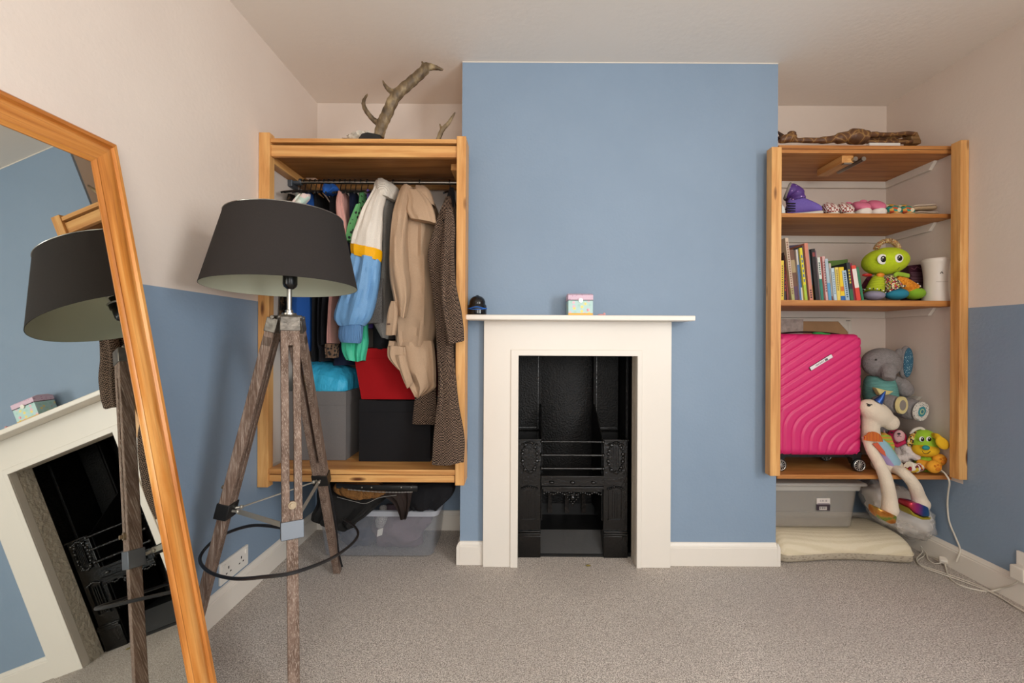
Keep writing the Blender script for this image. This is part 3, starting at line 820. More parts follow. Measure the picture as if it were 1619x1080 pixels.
# teal shell suit sleeve below the bomber cuff
t = garment('shell_jacket', 'teal green shell jacket whose elasticated sleeve end shows below the bomber cuff', 'jacket', 582)
drape([(578,586,300,2.06,.18), (577,587,340,2.01,.30), (575,586,420,1.99,.32), (568,580,480,1.985,.32), (564,579,518,1.985,.28)], amp=.003, folds=4, seed=20).build('jacket_body', F_PURP, t)
drape([(546,578,500,1.967,.06), (541,577,520,1.96,.07), (537,577,540,1.955,.075), (538,574,556,1.955,.075,2), (545,572,570,1.958,.07,1)], amp=.007, folds=8, seed=21, pw=2.2).build('sleeve', F_TEAL, t, label='teal gathered sleeve end')
m = MB(); c = at(567, 531, 1.951)
for a_, b_ in (((0,0),(12,14)), ((12,14),(-6,14)), ((-6,14),(0,0))):
    m.tube([c + V((a_[0]*.0012, 0, a_[1]*.0012)), c + V((b_[0]*.0012, 0, b_[1]*.0012))], .0022, 6)
m.build('sleeve_badge', plain('orange_print', '#e08a2a', .6), t, label='small orange badge')
def simple(name, label, cat, rows, mat, seed, px, extra=None):
    t = garment(name, label, cat, px)
    drape(rows, amp=.003, folds=4, seed=seed).build('garment_body', mat, t)
    if extra: drape(extra[0], amp=.003, folds=3, seed=seed+1).build('sleeve', extra[1], t)
    return t
simple('green_dress', 'green dress with dark blotches just left of the bomber jacket', 'dress', [(565,575,303,2.08,.10), (563,575,320,2.03,.24), (562,574,350,1.99,.32), (559,573,400,1.985,.34), (556,566,470,1.985,.34)], F_GREEN, 23, 570,
       ([(562,570,322,1.96,.04), (555,567,338,1.95,.04), (548,561,358,1.945,.04), (544,557,380,1.945,.04)], F_GREEN))
simple('navy_top', 'navy top between the pink jacket and the green dress', 'top', [(550,560,304,2.09,.08), (549,561,318,2.04,.25), (548,560,360,2.0,.32), (540,553,430,2.0,.32), (534,548,500,2.0,.32), (533,550,545,2.04,.26), (521,556,562,2.06,.24), (518,556,578,2.07,.24)], F_NAVY, 24, 555)
t = simple('pink_jacket', 'dusty pink jacket in the middle of the packed left half of the rail', 'jacket', [(534,544,304,2.08,.10), (533,545,320,2.02,.26), (532,542,350,1.98,.32), (526,535,400,1.97,.32), (517,528,460,1.965,.32), (512,526,520,1.96,.32), (511,527,543,1.965,.28)], F_PINK, 25, 539,
       ([(533,539,302,1.985,.03), (529,541,322,1.945,.03), (532,545,350,1.94,.03), (538,546,372,1.94,.03)], F_PINK))
drape([(512,530,544,1.965,.05), (511,531,552,1.965,.05), (513,530,566,1.965,.05)], amp=.003, folds=4, seed=26).build('leopard_lining', F_LEO, t, label='leopard print hem')
t = simple('black_jacket', 'black jacket with a bright blue collar left of the pink jacket', 'jacket', [(519,529,300,2.07,.12), (517,530,318,2.02,.28), (516,529,360,1.98,.32), (511,521,430,1.97,.32), (506.5,512,490,1.97,.32), (506,511,545,1.98,.3)], F_BLACK, 27, 524)
m = MB(); drape([(509,527,290,2.01,.07), (506,530,296,1.985,.08), (509,519,304,1.98,.06)], amp=.004, folds=3, seed=28, m=m)
m.build('collar', F_ROYAL, t, label='bright blue collar')
simple('charcoal_trousers', 'charcoal trousers hanging below the black jacket', 'trousers', [(506,514,330,2.03,.3), (504,512,400,1.99,.32), (500,505,470,1.985,.32), (499,504.5,540,1.99,.3), (498,512,552,2.0,.3), (498,512,572,2.02,.28)], F_BLACK2, 29, 510)
simple('blue_dress', 'royal blue dress seen just under the left of the lampshade', 'dress', [(480,490,304,2.07,.12), (479,491,325,2.0,.30), (474,488,400,1.97,.34), (468,486,440,1.96,.34), (448,486,462,1.955,.34), (444,486,500,1.955,.34), (446,485,540,1.96,.34), (450,484,556,1.97,.32)], F_ROYAL, 30, 485)
simple('black_dress', 'black dress between the royal blue dress and the black jacket', 'dress', [(494,502,306,2.10,.12), (493,503,330,2.04,.30), (493,501,420,2.0,.32), (491,497.5,480,1.99,.32), (491,497,540,2.0,.32), (491,496,572,2.02,.3)], F_BLACK, 31, 498)
simple('print_blouse', 'white and green patterned blouse near the left end of the rail', 'blouse', [(465,476,305,2.07,.10), (463,476,318,2.02,.26), (461,475,345,1.99,.32), (458,470,400,1.985,.32), (452,464,440,1.985,.32)], F_PAT, 32, 471,
       ([(470,488,306,1.965,.03), (462,486,314,1.955,.03), (452,472,328,1.95,.03)], F_PAT))
simple('dark_print_top', 'dark animal print top hanging at the left end of the rail', 'top', [(452,461,306,2.10,.12), (447,460,325,2.05,.24), (444,458,370,2.03,.28), (440,454,430,2.03,.28), (437,446,500,2.03,.28), (436,443,540,2.03,.28)], F_LEO2, 33, 456)

# ------------------------------------------------------------------ boxes on the wardrobe floor
def fabric_box(name, label, x0, x1, y0, y1, z0, z1, mat, sag=0.0, seed=0, open_=True, handle=True, top_dx=0.0):
    t = thing(name, label, 'storage box', ((x0+x1)/2, (y0+y1)/2, z0))
    n = 12; R = []
    def ringat(z, ins, dz=0.0):
        out = []
        P = [(x0+ins, y0+ins), (x1-ins, y0+ins), (x1-ins, y1-ins), (x0+ins, y1-ins)]
        for a in range(4):
            (ax, ay), (bx_, by) = P[a], P[(a+1) % 4]
            for j in range(n):
                u = j/n; x = ax+(bx_-ax)*u; y = ay+(by-ay)*u
                bul = .006*math.sin(PI*u)*math.sin(PI*min(1, max(0, (z-z0)/(z1-z0)))) * (1 if ins < .004 else 0)
                nn = [(0,-1), (1,0), (0,1), (-1,0)][a]
                zz = z - dz*math.sin(PI*u)*(.6+.5*noise.noise(V((seed, a, u*2))))
                out.append(V((x + nn[0]*bul + top_dx*(z-z0)/(z1-z0), y + nn[1]*bul, zz)))
        return out
    k = 9
    for i in range(k): R.append(ringat(z0+(z1-z0)*i/(k-1), 0, sag*(i/(k-1))**3))
    if open_:
        for i in range(k-1, 1, -1): R.append(ringat(z0+(z1-z0)*i/(k-1), .008, sag*(i/(k-1))**3))
    MB().rings(R).build('box_body', mat, t, angle=50)
    m = MB(); zt_ = z0 + (z1-z0)*.80
    m.tube([p + V((0, 0, 0)) for p in ringat(zt_, -.0006)], .0011, 6, closed=True)
    m.build('seam', mat, t)
    return t
GY = 2.03
fabric_box('fabric_storage_box', 'grey fabric storage box on the wardrobe floor, holding a bright blue bag', -1.066, -.796, GY, GY+.33, ZSH+.001, at(500, 619, GY).z, F_BOXG)
fabric_box('fabric_storage_box', 'black fabric storage box on the wardrobe floor below the red one', -.730, -.405, 2.015, 2.36, ZSH+.001, at(600, 632, 2.015).z, F_BOXK, .012, 3, open_=False)
zr_ = at(600, 634, 2.015).z + .002
fabric_box('fabric_storage_box', 'red fabric storage box stacked on top of the black one', -.722, -.40, 2.022, 2.34, at(600, 632, 2.015).z+.001, at(600, 551, 2.02).z, F_RED, 0, 5, top_dx=-.042, open_=False)
# blue bag standing in the grey box
m = MB(); R = []
zb0 = ZSH + .20
for i, (z, sx, sy) in enumerate([(zb0, .10, .12), (at(500, 622, 2.1).z, .118, .135), (at(500, 606, 2.1).z, .126, .13), (at(500, 592, 2.1).z, .128, .11), (at(500, 580, 2.1).z, .124, .07), (at(500, 570, 2.1).z, .112, .03)]):
    r = []
    for j in range(40):
        t_ = 2*PI*j/40; q = noise.noise(V((math.cos(t_)*3, math.sin(t_)*3, z*22)))
        x = sx*math.copysign(abs(math.cos(t_))**.6, math.cos(t_)); y = sy*math.copysign(abs(math.sin(t_))**.6, math.sin(t_))
        r.append(V((-.932 + x*(1+.10*q), GY+.16 + y*(1+.3*q), z - .30*(x if i > 1 else 0)*(1 if x > 0 else .15) + .012*q)))
    R.append(r)
o = m.rings(R).build('cloth_bag', F_CYAN, subd=1); tag(o, 'crumpled bright blue bag standing in the grey fabric box', 'bag')
o = lump((-1.020, GY+.035, at(440, 612, 2.06).z), (.026, .022, .05), 3, .4).build('yellow_print_cloth', multi('yellow_green_print', ['#d9c02c', '#4c8a5a', '#e8e2c0', '#d9c02c'], 60)); tag(o, 'scrap of yellow and green printed cloth at the left of the blue bag', 'cloth')

# ------------------------------------------------------------------ antlers on top of the wardrobe
ANT = N('antler'); ANT.set(Roughness=.55)
ANT.base(ANT.ramp(ANT.noise(34, 6, ANT.co((1, 1, .5))), [(.3, '#3c2e1e'), (.5, '#6d5a40'), (.68, '#a08c68')])); ANT.bump(ANT.noise(60, 5, ANT.co((1, 1, .3))), .9, .006); ANT = ANT.m
AD = 1.925
m = MB()
def horn(P, rad, D=AD):
    pts = smooth_path([at(x, y, D + (d if d else 0)) for x, y, d in P], 6)
    k = len(pts); rr = []
    for i in range(k):
        u = i/(k-1)*(len(rad)-1); a = int(min(u, len(rad)-2)); f = u-a
        rr.append((rad[a]*(1-f)+rad[a+1]*f)*(1 + .07*math.sin(i*2.1)))
    m.tube(pts, rr, 14)
horn([(599,217,0), (603,200,0), (612,180,0), (626,152,0), (650,130,.01), (670,112,.02), (674,106,.03), (688,107,.03), (701,111,.03)], [.022, .0235, .0245, .0235, .0225, .021, .019, .011, .004])
horn([(599,196,0), (588,187,-.01), (577,172,-.02), (575,160,-.02), (582,148,-.01)], [.014, .011, .010, .008, .003])
horn([(627,148,0), (616,143,-.01), (608,134,-.02), (605,126,-.02)], [.015, .011, .007, .002])
horn([(672,110,.02), (669,103,.02), (667,96,.02)], [.012, .007, .002])
o = m.build('antler', ANT, remesh=.0045); tag(o, 'large branched deer antler rising from the top of the wardrobe', 'antler')
m = MB(); horn([(686,243,0), (692,224,0), (699,206,0), (708,196,.0), (714,187,0), (720,177,0)], [.011, .011, .011, .009, .007, .003], 2.05); horn([(698,206,0), (696,198,0), (695.5,195,0)], [.007, .004, .002], 2.05)
o = m.build('antler', ANT, remesh=.004); tag(o, 'small forked antler tip standing at the right end of the wardrobe top', 'antler')
z0_ = za + .001
R = []
m = MB(); p0, p1 = at(553, 216, 1.94), at(603, 216, 1.94)
lump(((p0.x+p1.x)/2-.012, 1.975, z0_+.022), ((p1.x-p0.x)/2, .05, .034), 9, .5, 3.0, flat=z0_+.0005, ridge=.9, m=m)
o = m.build('white_cloth', fabric('white_wrapping_cloth', '#cbc3b4', .85, (40, .8, .02), 60, .15)); tag(o, 'crumpled white cloth beside the foot of the large antler', 'cloth')
m = MB().prism([(p1.x-.085, 1.895, z0_), (p1.x+.012, 1.895, z0_), (p1.x+.008, 1.895, z0_+.018), (p1.x-.045, 1.895, z0_+.028), (p1.x-.07, 1.895, z0_+.022)], (0, .05, 0))
o = m.build('antler_stand', BLACK); tag(o, 'low black disc stand under the large antler', 'stand')

def hit(px, py, c, r, rot=None, out=0.0):
    """the point of an ellipsoid's near side seen at (px, py), lifted by out"""
    c = V(c); Q = rot.to_3x3() if rot is not None else Matrix.Identity(3); r = (r, r, r) if isinstance(r, (int, float)) else r
    o = V((0, 0, H)); d = at(px, py, 1.0) - o
    S = lambda v: V((v.x/r[0], v.y/r[1], v.z/r[2]))
    a, b = S(Q.transposed() @ (o - c)), S(Q.transposed() @ d)
    A, B, C_ = b.dot(b), 2*a.dot(b), a.dot(a) - 1
    q = max(0, B*B - 4*A*C_); t = (-B - math.sqrt(q))/(2*A); p_ = o + d*t
    return p_ - d.normalized()*out

# ------------------------------------------------------------------ wooden giraffe, top right
GIR = N('carved_giraffe_wood'); GIR.set(Roughness=.5)
_v = GIR.add('ShaderNodeTexVoronoi', feature='DISTANCE_TO_EDGE', i_Scale=26.0); GIR.link(GIR.co(), _v.inputs['Vector'])
GIR.base(GIR.ramp(_v.outputs['Distance'], [(.02, '#94703f'), (.07, '#6b4628'), (.3, '#54351e')])); GIR = GIR.m
GD = 2.12
zt1 = S1t
def gp(px, py, D=GD): return at(px, py, D)
g_ = thing('wooden_giraffe', 'carved wooden giraffe lying on its side on the top board of the right shelves', 'ornament', (at(1340, 220, GD).x, GD+.04, S1t))
def on(p, r):                 # keep the figure resting on the board
    p = V(p); p.z = max(p.z, S1t + r + .001); return p
m = MB()
m.tube(smooth_path([on(gp(1240, 222), .012), on(gp(1270, 222), .014), on(gp(1300, 222), .018), on(gp(1325, 219), .026), on(gp(1345, 216), .030), on(gp(1362, 217), .026), on(gp(1370, 218), .018)], 5),
       [.011]*5+[.013]*5+[.017]*5+[.026]*5+[.036]*5+[.033]*5+[.022], 16)
m.tube([on(gp(1232, 222), .016), on(gp(1240, 220), .018), on(gp(1250, 218), .020), on(gp(1258, 215), .018)], [.014, .020, .022, .012], 14).ell(gp(1252, 211), (.022, .012, .012), n=14, k=10)
m.build('giraffe_body', GIR, g_, remesh=.005)
m = MB()
for d, y0, y1, dd in ((0, 213, 211, 0), (.03, 219, 214, .03)):
    m.tube(smooth_path([gp(1358, y0+2, GD+dd), gp(1385, y0, GD+dd), gp(1410, y0, GD+dd), gp(1430, y1, GD+dd), gp(1446, y1+1, GD+dd)], 5), [.014]*6+[.010]*5+[.0085]*5+[.010]*5, 12)
m.build('leg', GIR, g_)
m = MB().tube([on(gp(1365, 224), .008), on(gp(1410, 226), .008), on(gp(1442, 224), .008)], .0085, 12).tube([on(gp(1360, 224, GD+.03), .008), on(gp(1448, 222, GD+.03), .008)], .0085, 12)
m.build('leg', GIR, g_)
m = MB().prism([gp(1440, 209), gp(1451, 208), gp(1457, 222), gp(1457, 227), gp(1443, 227)], (0, .05, 0)); m.build('hoof_block', wood('giraffe_base', '#8a6a44', '#75552f', '#55381c', 'x', .5), g_, bevel=.004)
m = MB().tube([on(gp(1231, 220), .01), on(gp(1236, 214), .01), gp(1228.5, 207)], [.012, .010, .002], 10)
m.build('ear', plain('giraffe_dark', '#3c2618', .5), g_)
o = MB().box(0, .145, 0, .06, 0, .022, M=Matrix.Translation((at(1363, 226, GD-.0).x, GD-.045, S1t+.001))).build('white_booklet', plain('white_paper', '#d6d2ca', .7), bevel=.001); tag(o, 'thin white booklet lying under the wooden giraffe', 'booklet')

# ------------------------------------------------------------------ shoes on the second board
KD = 2.075
Z2 = S2t + .0005
PUR = plain('purple_nylon', '#6a3f9c', .45); 
PURF = N('purple_floral'); PURF.set(Roughness=.6)
_v = PURF.add('ShaderNodeTexVoronoi', i_Scale=75.0); PURF.link(PURF.co(), _v.inputs['Vector'])
PURF.base(PURF.ramp(_v.outputs['Distance'], [(.12, '#d8c8dc'), (.24, '#8a5fae'), (.36, '#50307c')])); PURF = PURF.m
SOLE = plain('off_white_sole', '#cfc8ba', .6)
GRYL = plain('grey_lining', '#8c857c', .9, bump=(90, .8, .004))
def shoe_rings(c, rot, L, W, prof):
    """prof: (t along, half width factor, bottom z, top z); toe at t=1"""
    R = []; Q = Matrix.Rotation(rot, 3, 'Z')
    for t, w, zb_, zt_ in interp_rows(prof, 4):
        r = []
        for j in range(18):
            a = 2*PI*j/18; ca, sa = math.cos(a), math.sin(a)
            y = (W/2*w)*math.copysign(abs(ca)**.8, ca); zz = (zb_+zt_)/2 + (zt_-zb_)/2*math.copysign(abs(sa)**.75, sa)
            r.append(V(c) + Q @ V(((t-.5)*L, y, zz)))
        R.append(r)
    return R
def boot(cx, cy, rot, label, bend, s=1.0):
    t = thing('snow_boot', label, 'boot', (cx, cy, Z2))
    MB().rings(shoe_rings((cx, cy, Z2), rot, .150*s, .068*s, [(0,.6,0,.020), (.1,.9,0,.024), (.5,.9,0,.022), (.8,1,0,.022), (.97,.7,.002,.022), (1,.35,.004,.018)])).build('sole', SOLE, t)
    MB().rings(shoe_rings((cx, cy, Z2+.018), rot, .142*s, .064*s, [(0,.6,0,.07), (.1,.85,0,.086), (.35,.9,0,.088), (.55,.95,0,.070), (.8,1,0,.046), (.96,.7,0,.028), (1,.3,.004,.018)])).build('boot_foot', PUR, t)
    Q = Matrix.Rotation(rot, 3, 'Z'); C_ = V((cx, cy, Z2)) + Q @ V((-.030*s, 0, .085))
    P = smooth_path([C_, C_ + Q @ V((-.004, 0, .022)), C_ + Q @ V((-.012*bend, 0, .040)), C_ + Q @ V((-.040*bend, 0, .052+.01*(1-bend)))], 4)
    rad = [.040*s + .002*math.sin(i*1.4) for i in range(len(P))]
    m = MB(); m.tube(P + [P[-1], P[-3]], rad + [.031*s, .029*s], 22, flat=.85, up=(0,1,0)); m.build('boot_shaft', PURF, t, label='purple floral padded shaft')
    d = (P[-1]-P[-2]).normalized(); u = V((0,1,0)); u = (u - d*u.dot(d)).normalized(); w = d.cross(u)
    m = MB(); m.tube([P[-1] + u*(.037*s*math.cos(2*PI*j/24)) + w*(.034*s*math.sin(2*PI*j/24)) for j in range(24)], .0065, 8, closed=True); m.build('grey_cuff', GRYL, t)
    m = MB()
    for k in range(4):
        z = .030+.012*k; m.tube([V((cx, cy, Z2)) + Q @ V((-.060*s, -.022, z)), V((cx, cy, Z2)) + Q @ V((-.072*s-.004*(k % 2), -.03, z+.004)), V((cx, cy, Z2)) + Q @ V((-.040*s, -.038, z-.004))], .0026, 6)
    m.build('lace', BLACK, t)
    return t
boot(at(1283, 330, KD).x, KD+.052, -.45, 'purple floral snow boot with grey cuff, front one of the pair', 1.0)
boot(at(1302, 330, KD).x-.014, KD+.150, -.5, 'purple floral snow boot behind and to the right of its pair', .3, .9)
# white scrap at the left end
o = MB().prism([at(1236, 337, KD), at(1242, 337, KD), at(1240.5, 328, KD), at(1236.5, 323, KD)], (0, .05, 0)); 
for v_ in o.v: v_.z = max(v_.z, Z2)
o = o.build('white_carton', plain('white_card', '#cfd4d2', .6), bevel=.001); tag(o, 'small pale carton at the left end of the shoe shelf', 'carton')
def slipper(name, label, cx, cy, L, W, hgt, heel, mat, sole, group=None, trim=None, rot=-PI/2, sh=.012, cat='shoe'):
    """a low shoe seen from the toe when rot = -90 deg"""
    t = thing(name, label, cat, (cx, cy, Z2), group)
    MB().rings(shoe_rings((cx, cy, Z2), rot, L, W, [(0,.55,0,sh), (.08,.85,0,sh), (.4,.8,0,sh), (.72,1,0,sh), (.92,.8,0,sh*1.1), (1,.45,0,sh)])).build('sole', sole, t)
    m = MB(); R = shoe_rings((cx, cy, Z2+sh*.85), rot, L*.97, W*.95, [(0,.5,0,heel*.8), (.08,.8,0,heel), (.3,.8,0,heel*.92), (.45,.86,0,hgt*1.05), (.6,.95,0,hgt), (.78,1,0,hgt*.78), (.93,.75,0,hgt*.5), (1,.4,0,hgt*.25)])
    # open the ankle
    n = len(R[0]); 
    for i, r in enumerate(R):
        tt = i/(len(R)-1)
        if .12 < tt < .50:
            for j in range(n):
                a = 2*PI*j/n
                if math.sin(a) > .55: r[j].z -= (heel*.55)*min(1, (tt-.12)/.08)*min(1, (.50-tt)/.08)
    m.rings(R); m.build('upper', mat, t)
    if trim:
        Q = Matrix.Rotation(rot, 3, 'Z')
        m = MB(); m.tube([V((cx, cy, Z2)) + Q @ V((-.22*L + .22*L*math.cos(2*PI*j/20), W*.33*math.sin(2*PI*j/20), sh*.85+heel*.62)) for j in range(20)], .0022, 6, closed=True)
        m.build('collar_trim', trim, t)
    return t
def checks(name, a, b, sc):
    n = N(name); n.set(Roughness=.8); c = n.add('ShaderNodeTexChecker', i_Scale=sc); n.link(n.co((1,1,1), (0,0,.3)), c.inputs[0])
    c.inputs[1].default_value = rgb(a); c.inputs[2].default_value = rgb(b); n.base(c.outputs[0]); return n.m
CHK = checks('red_white_checks', '#e4ddd4', '#8e2a24', 110.0)
DKB = plain('dark_brown_rubber', '#3a2620', .7)
# child shoes; the toes of these point into the room
slipper('checked_slip_on_shoe', 'red and white checked slip-on shoe beside the purple boots', at(1321, 337, KD).x, KD+.055, .115, .066, .060, .062, CHK, SOLE, None, DKB)
slipper('checked_slip_on_shoe', 'red and white checked slip-on shoe beside the pink shoes', at(1345, 337, KD).x, KD+.055, .115, .066, .060, .066, CHK, SOLE, None, DKB)
PK = plain('pink_canvas', '#d06f8c', .7); PKS = plain('white_rubber', '#ddd4ca', .5)
slipper('pink_canvas_shoe', 'pink canvas shoe with a thick white toe, left one of its pair', at(1372, 337, KD).x, KD+.065, .13, .073, .052, .074, PK, PKS, None, DKB, sh=.032)
slipper('pink_canvas_shoe', 'pink canvas shoe with a thick white toe, right one of its pair', at(1396, 337, KD).x, KD+.065, .13, .075, .058, .086, PK, PKS, None, DKB, sh=.032, rot=-PI/2-.05)
MLT = multi('multicolour_straps', ['#2f8f80', '#d9a044', '#3f5c36', '#e6d9b8', '#c4532e', '#2f8f80'], 60)
slipper('patterned_sandal', 'green and orange patterned child sandal next to the pink shoes', at(1421, 337, KD).x, KD+.060, .12, .066, .056, .070, MLT, plain('cork', '#b89468', .8), None, None)
slipper('patterned_sandal', 'green and orange patterned child sandal nearer the right wall', at(1442, 337, KD).x, KD+.060, .12, .066, .054, .066, MLT, plain('cork', '#b89468', .8), None, None)
BG = plain('cream_canvas', '#cdbfae', .8)
MB0 = None
for i, (px, dz, lb) in enumerate(((1477, 0.0, 'cream espadrille at the bottom of the pair by the right wall'), (1473, .030, 'cream espadrille lying on top of its pair by the right wall'))):
    t = thing('cream_espadrille', lb, 'shoe', (at(px, 337, KD).x, KD+.05, Z2+dz))
    cx, cy = at(px, 337, KD).x, KD+.045
    M_ = Matrix.Translation(V((cx, cy, Z2+dz))) @ Matrix.Rotation(-.07 if i else 0, 4, 'Y') @ Matrix.Translation(V((-cx, -cy, -Z2-dz)))
    MB().rings(shoe_rings((cx, cy, Z2+dz+(.004 if i else 0)), .12, .125, .052, [(0,.45,0,.014), (.1,.85,0,.018), (.5,.8,0,.018), (.8,1,0,.018), (.95,.75,0,.018), (1,.4,.002,.014)]), M=M_).build('sole', plain('jute', '#b39c7c', .9, bump=(200, .8, .003)), t)
    MB().rings(shoe_rings((cx, cy, Z2+dz+.0175+(.004 if i else 0)), .12, .120, .048, [(0,.5,0,.006), (.1,.85,0,.009), (.5,.8,0,.009), (.8,.95,0,.010), (.95,.7,0,.006), (1,.4,0,.003)]), M=M_).build('upper', BG, t)

# ------------------------------------------------------------------ books on the third board
Z3 = S3t + .0005
PAGE = plain('book_pages', '#d8cfba', .9)
BU = lambda u: 1220 + u/8.306
BV = lambda v: 360 + v/8.306
def book(i, ubl, ubr, utl, vt, col, D, label, col2=None, split=.5, depth=.16, cols=None):
    bl, br = at(BU(ubl), 475, D), at(BU(ubr), 475, D); tl = at(BU(utl), BV(vt), D)
    bl.z = br.z = Z3
    al = math.atan2(bl.x - tl.x, tl.z - Z3); w = (br.x-bl.x)*math.cos(al); h = (tl.z-Z3)/math.cos(al)
    t = thing('book', label, 'book', (bl.x, D, Z3))
    M_ = Matrix.Translation(bl) @ Matrix.Rotation(-al, 4, 'Y')
    c = plain('cover_%s' % col[1:], col, .45)
    th = min(.0022, w*.18)
    mats = [c]
    m = MB()
    if col2:
        mats.append(plain('cover_%s' % col2[1:], col2, .45))
        m.box(0, w, 0, th, 0, h*split, 1, M_).box(0, w, 0, th, h*split, h, 0, M_)
    else: m.box(0, w, 0, th, 0, h, 0, M_)
    m.box(0, th, th, depth, 0, h, 0, M_).box(w-th, w, th, depth, 0, h, 0, M_)
    m.build('cover', mats, t, smooth=False)
    MB().box(th, w-th, th, depth-.004, .003, h-.004, 0, M_).build('page_block', PAGE, t, smooth=False)
    if cols:
        m = MB(); q = 0
        for (f0, f1, x0_, x1_) in cols[1]: m.box(w*x0_, w*x1_, -.0006, .0, h*f0, h*f1, 0, M_)
        m.build('spine_title', plain('ink_%s' % cols[0][1:], cols[0], .5), t, smooth=False)
    return t
D0 = 2.075
def letters(f0, f1, n): 
    s = (f1-f0)/n; return [(f0+s*i, f0+s*(i+.62), .28, .72) for i in range(n)]
bk = [
 (122,160,122,432,'#e0c23a',D0,'yellow paperback at the left end of the book row',None,.5,('#7a5a20', letters(.1,.9,14))),
 (163,200,160,325,'#3a2a2c',D0+.02,'dark brown book second from the left end',None,.5,('#b83a3a', letters(.2,.8,8))),
 (203,226,172,300,'#7d3b33',D0+.015,'brick red thin book leaning beside the tall cream one',None,.5,None),
 (266,306,176,135,'#c9b49c',D0,'tall cream spined book leaning near the left end, tallest of the row','#a8a468',.2,('#8a5f50', letters(.1,.95,22))),
 (309,372,228,295,'#6e4a38',D0+.02,'thick brown picture book with purple foot and pages showing','#5a3a55',.28,('#a8926a', [(.55,.8,.1,.9)])),
 (374,396,318,288,'#c9c3bc',D0+.01,'thin white spined book beside the thick brown one','#4d74a8',.7,None),
 (398,420,338,275,'#3f669c',D0+.012,'thin blue book leaning left of the yellow one','#d8d4d0',.25,None),
 (440,474,366,268,'#d9cc2e',D0,'bright yellow book with a green foot, taller left one of the yellow spines','#a8c23a',.3,('#4a6a9c', letters(.35,.9,6))),
 (476,498,400,240,'#57606e',D0+.012,'slate grey thin book left of the salmon one',None,.5,('#c9c9c9', letters(.1,.5,8))),
 (502,548,428,205,'#c9806a',D0,'salmon pink tall book left of the black one',None,.5,('#3a2a2a', letters(.04,.2,4))),
 (551,570,470,275,'#7b9aa0',D0+.015,'pale teal book between the salmon and the black ones','#a89a3c',.3,None),
 (582,632,520,280,'#1c1517',D0,'thick black book in the middle of the row',None,.5,('#8a3a3a', [(.85,.93,.2,.8)])),
 (634,650,566,300,'#8a6a7a',D0+.008,'thin mauve book right of the black one',None,.5,None),
 (654,690,600,392,'#d0d4cc',D0,'white spined book with a teal middle','#2f7a68',.5,('#24443c', letters(.6,.9,6))),
 (692,712,640,385,'#b04a46',D0+.012,'red thin book with its top sticking up',None,.5,None),
 (714,748,664,378,'#d3a8a4',D0+.004,'pale pink book left of the light blue one',None,.5,('#7a4a50', letters(.2,.9,12))),
 (752,790,700,412,'#a9bcc6',D0,'pale grey blue book right of the pink one','#5a9ac4',.42,None),
 (794,818,752,470,'#cbbcae',D0+.008,'thin cream book before the pale blue pair','#8a4a40',.12,None),
 (822,860,782,532,'#bcd0dc',D0,'pale blue book left of the yellow pair',None,.5,('#7a95a8', letters(.2,.9,10))),
 (866,908,832,522,'#e6cf6a',D0,'pale yellow book, left one of the yellow pair',None,.5,('#7a6a40', letters(.3,.95,12))),
 (911,972,884,520,'#e8c62c',D0+.003,'golden yellow book with a blue foot, right one of the yellow pair','#2f68b0',.14,('#d0742c', [(.28,.42,.1,.9)])),
 (976,1028,926,565,'#a9c0d0',D0,'light blue book beside the dark one with yellow lettering',None,.5,('#46607a', letters(.1,.95,12))),
 (1038,1082,982,462,'#2b3238',D0,'dark book with yellow lettering','#2f6a4c',.3,('#d8c23a', letters(.45,.85,5))),
 (1084,1112,1026,470,'#84304a',D0+.006,'maroon book between the dark one and the red and white one',None,.5,None),
 (1120,1176,1048,500,'#d8473a',D0,'red and white spined book near the right end of the row','#d8473a',.36,('#e8e0d8', [(.36,.90,.0,1.0)])),
 (1184,1216,1112,520,'#2f7a56',D0+.004,'green book leaning at the right end of the row',None,.5,None),
]
for i, b in enumerate(bk): book(i, *b[:8], cols=b[9] if len(b) > 9 else None, split=b[8] if len(b) > 8 else .5, depth=.14) if b[7] is None else book(i, b[0], b[1], b[2], b[3], b[4], b[5], b[6], b[7], b[8], .14, b[9] if len(b) > 9 else None)
# taller books standing behind the row
def back_book(u0, u1, v0, col, D, label, tilt=0, edge=None):
    a, b = at(BU(u0), 475, D), at(BU(u1), BV(v0), D)
    t = thing('book', label, 'book', ((a.x+b.x)/2, D+.01, Z3))
    dz = at(BU(u1), BV(v0)-tilt, D).z - b.z
    m = MB(); P = [(a.x, D, Z3), (b.x, D, Z3), (b.x, D, b.z+dz), (a.x, D, b.z)]
    m.prism(P, (0, .003, 0)).prism([V(p)+V((0,.015,0)) for p in P], (0, .003, 0)); m.build('cover', plain('cover_%s' % col[1:], col, .5), t, smooth=False)
    MB().prism([V(p)+V((0,.003,0)) for p in P], (0, .012, 0)).build('page_block', plain('cover_edge_%s' % (edge or col)[1:], edge or '#cfc6b4', .8), t, smooth=False)
back_book(112, 172, 165, '#23303a', D0+.20, 'dark blue book standing behind the left end of the row')
back_book(200, 450, 240, '#4a4058', D0+.20, 'large purple grey book behind the brown and yellow ones', 3.4)
back_book(745, 1000, 440, '#5a7a34', D0+.20, 'green book with a dark lower half standing behind the yellow pair', 3.0)

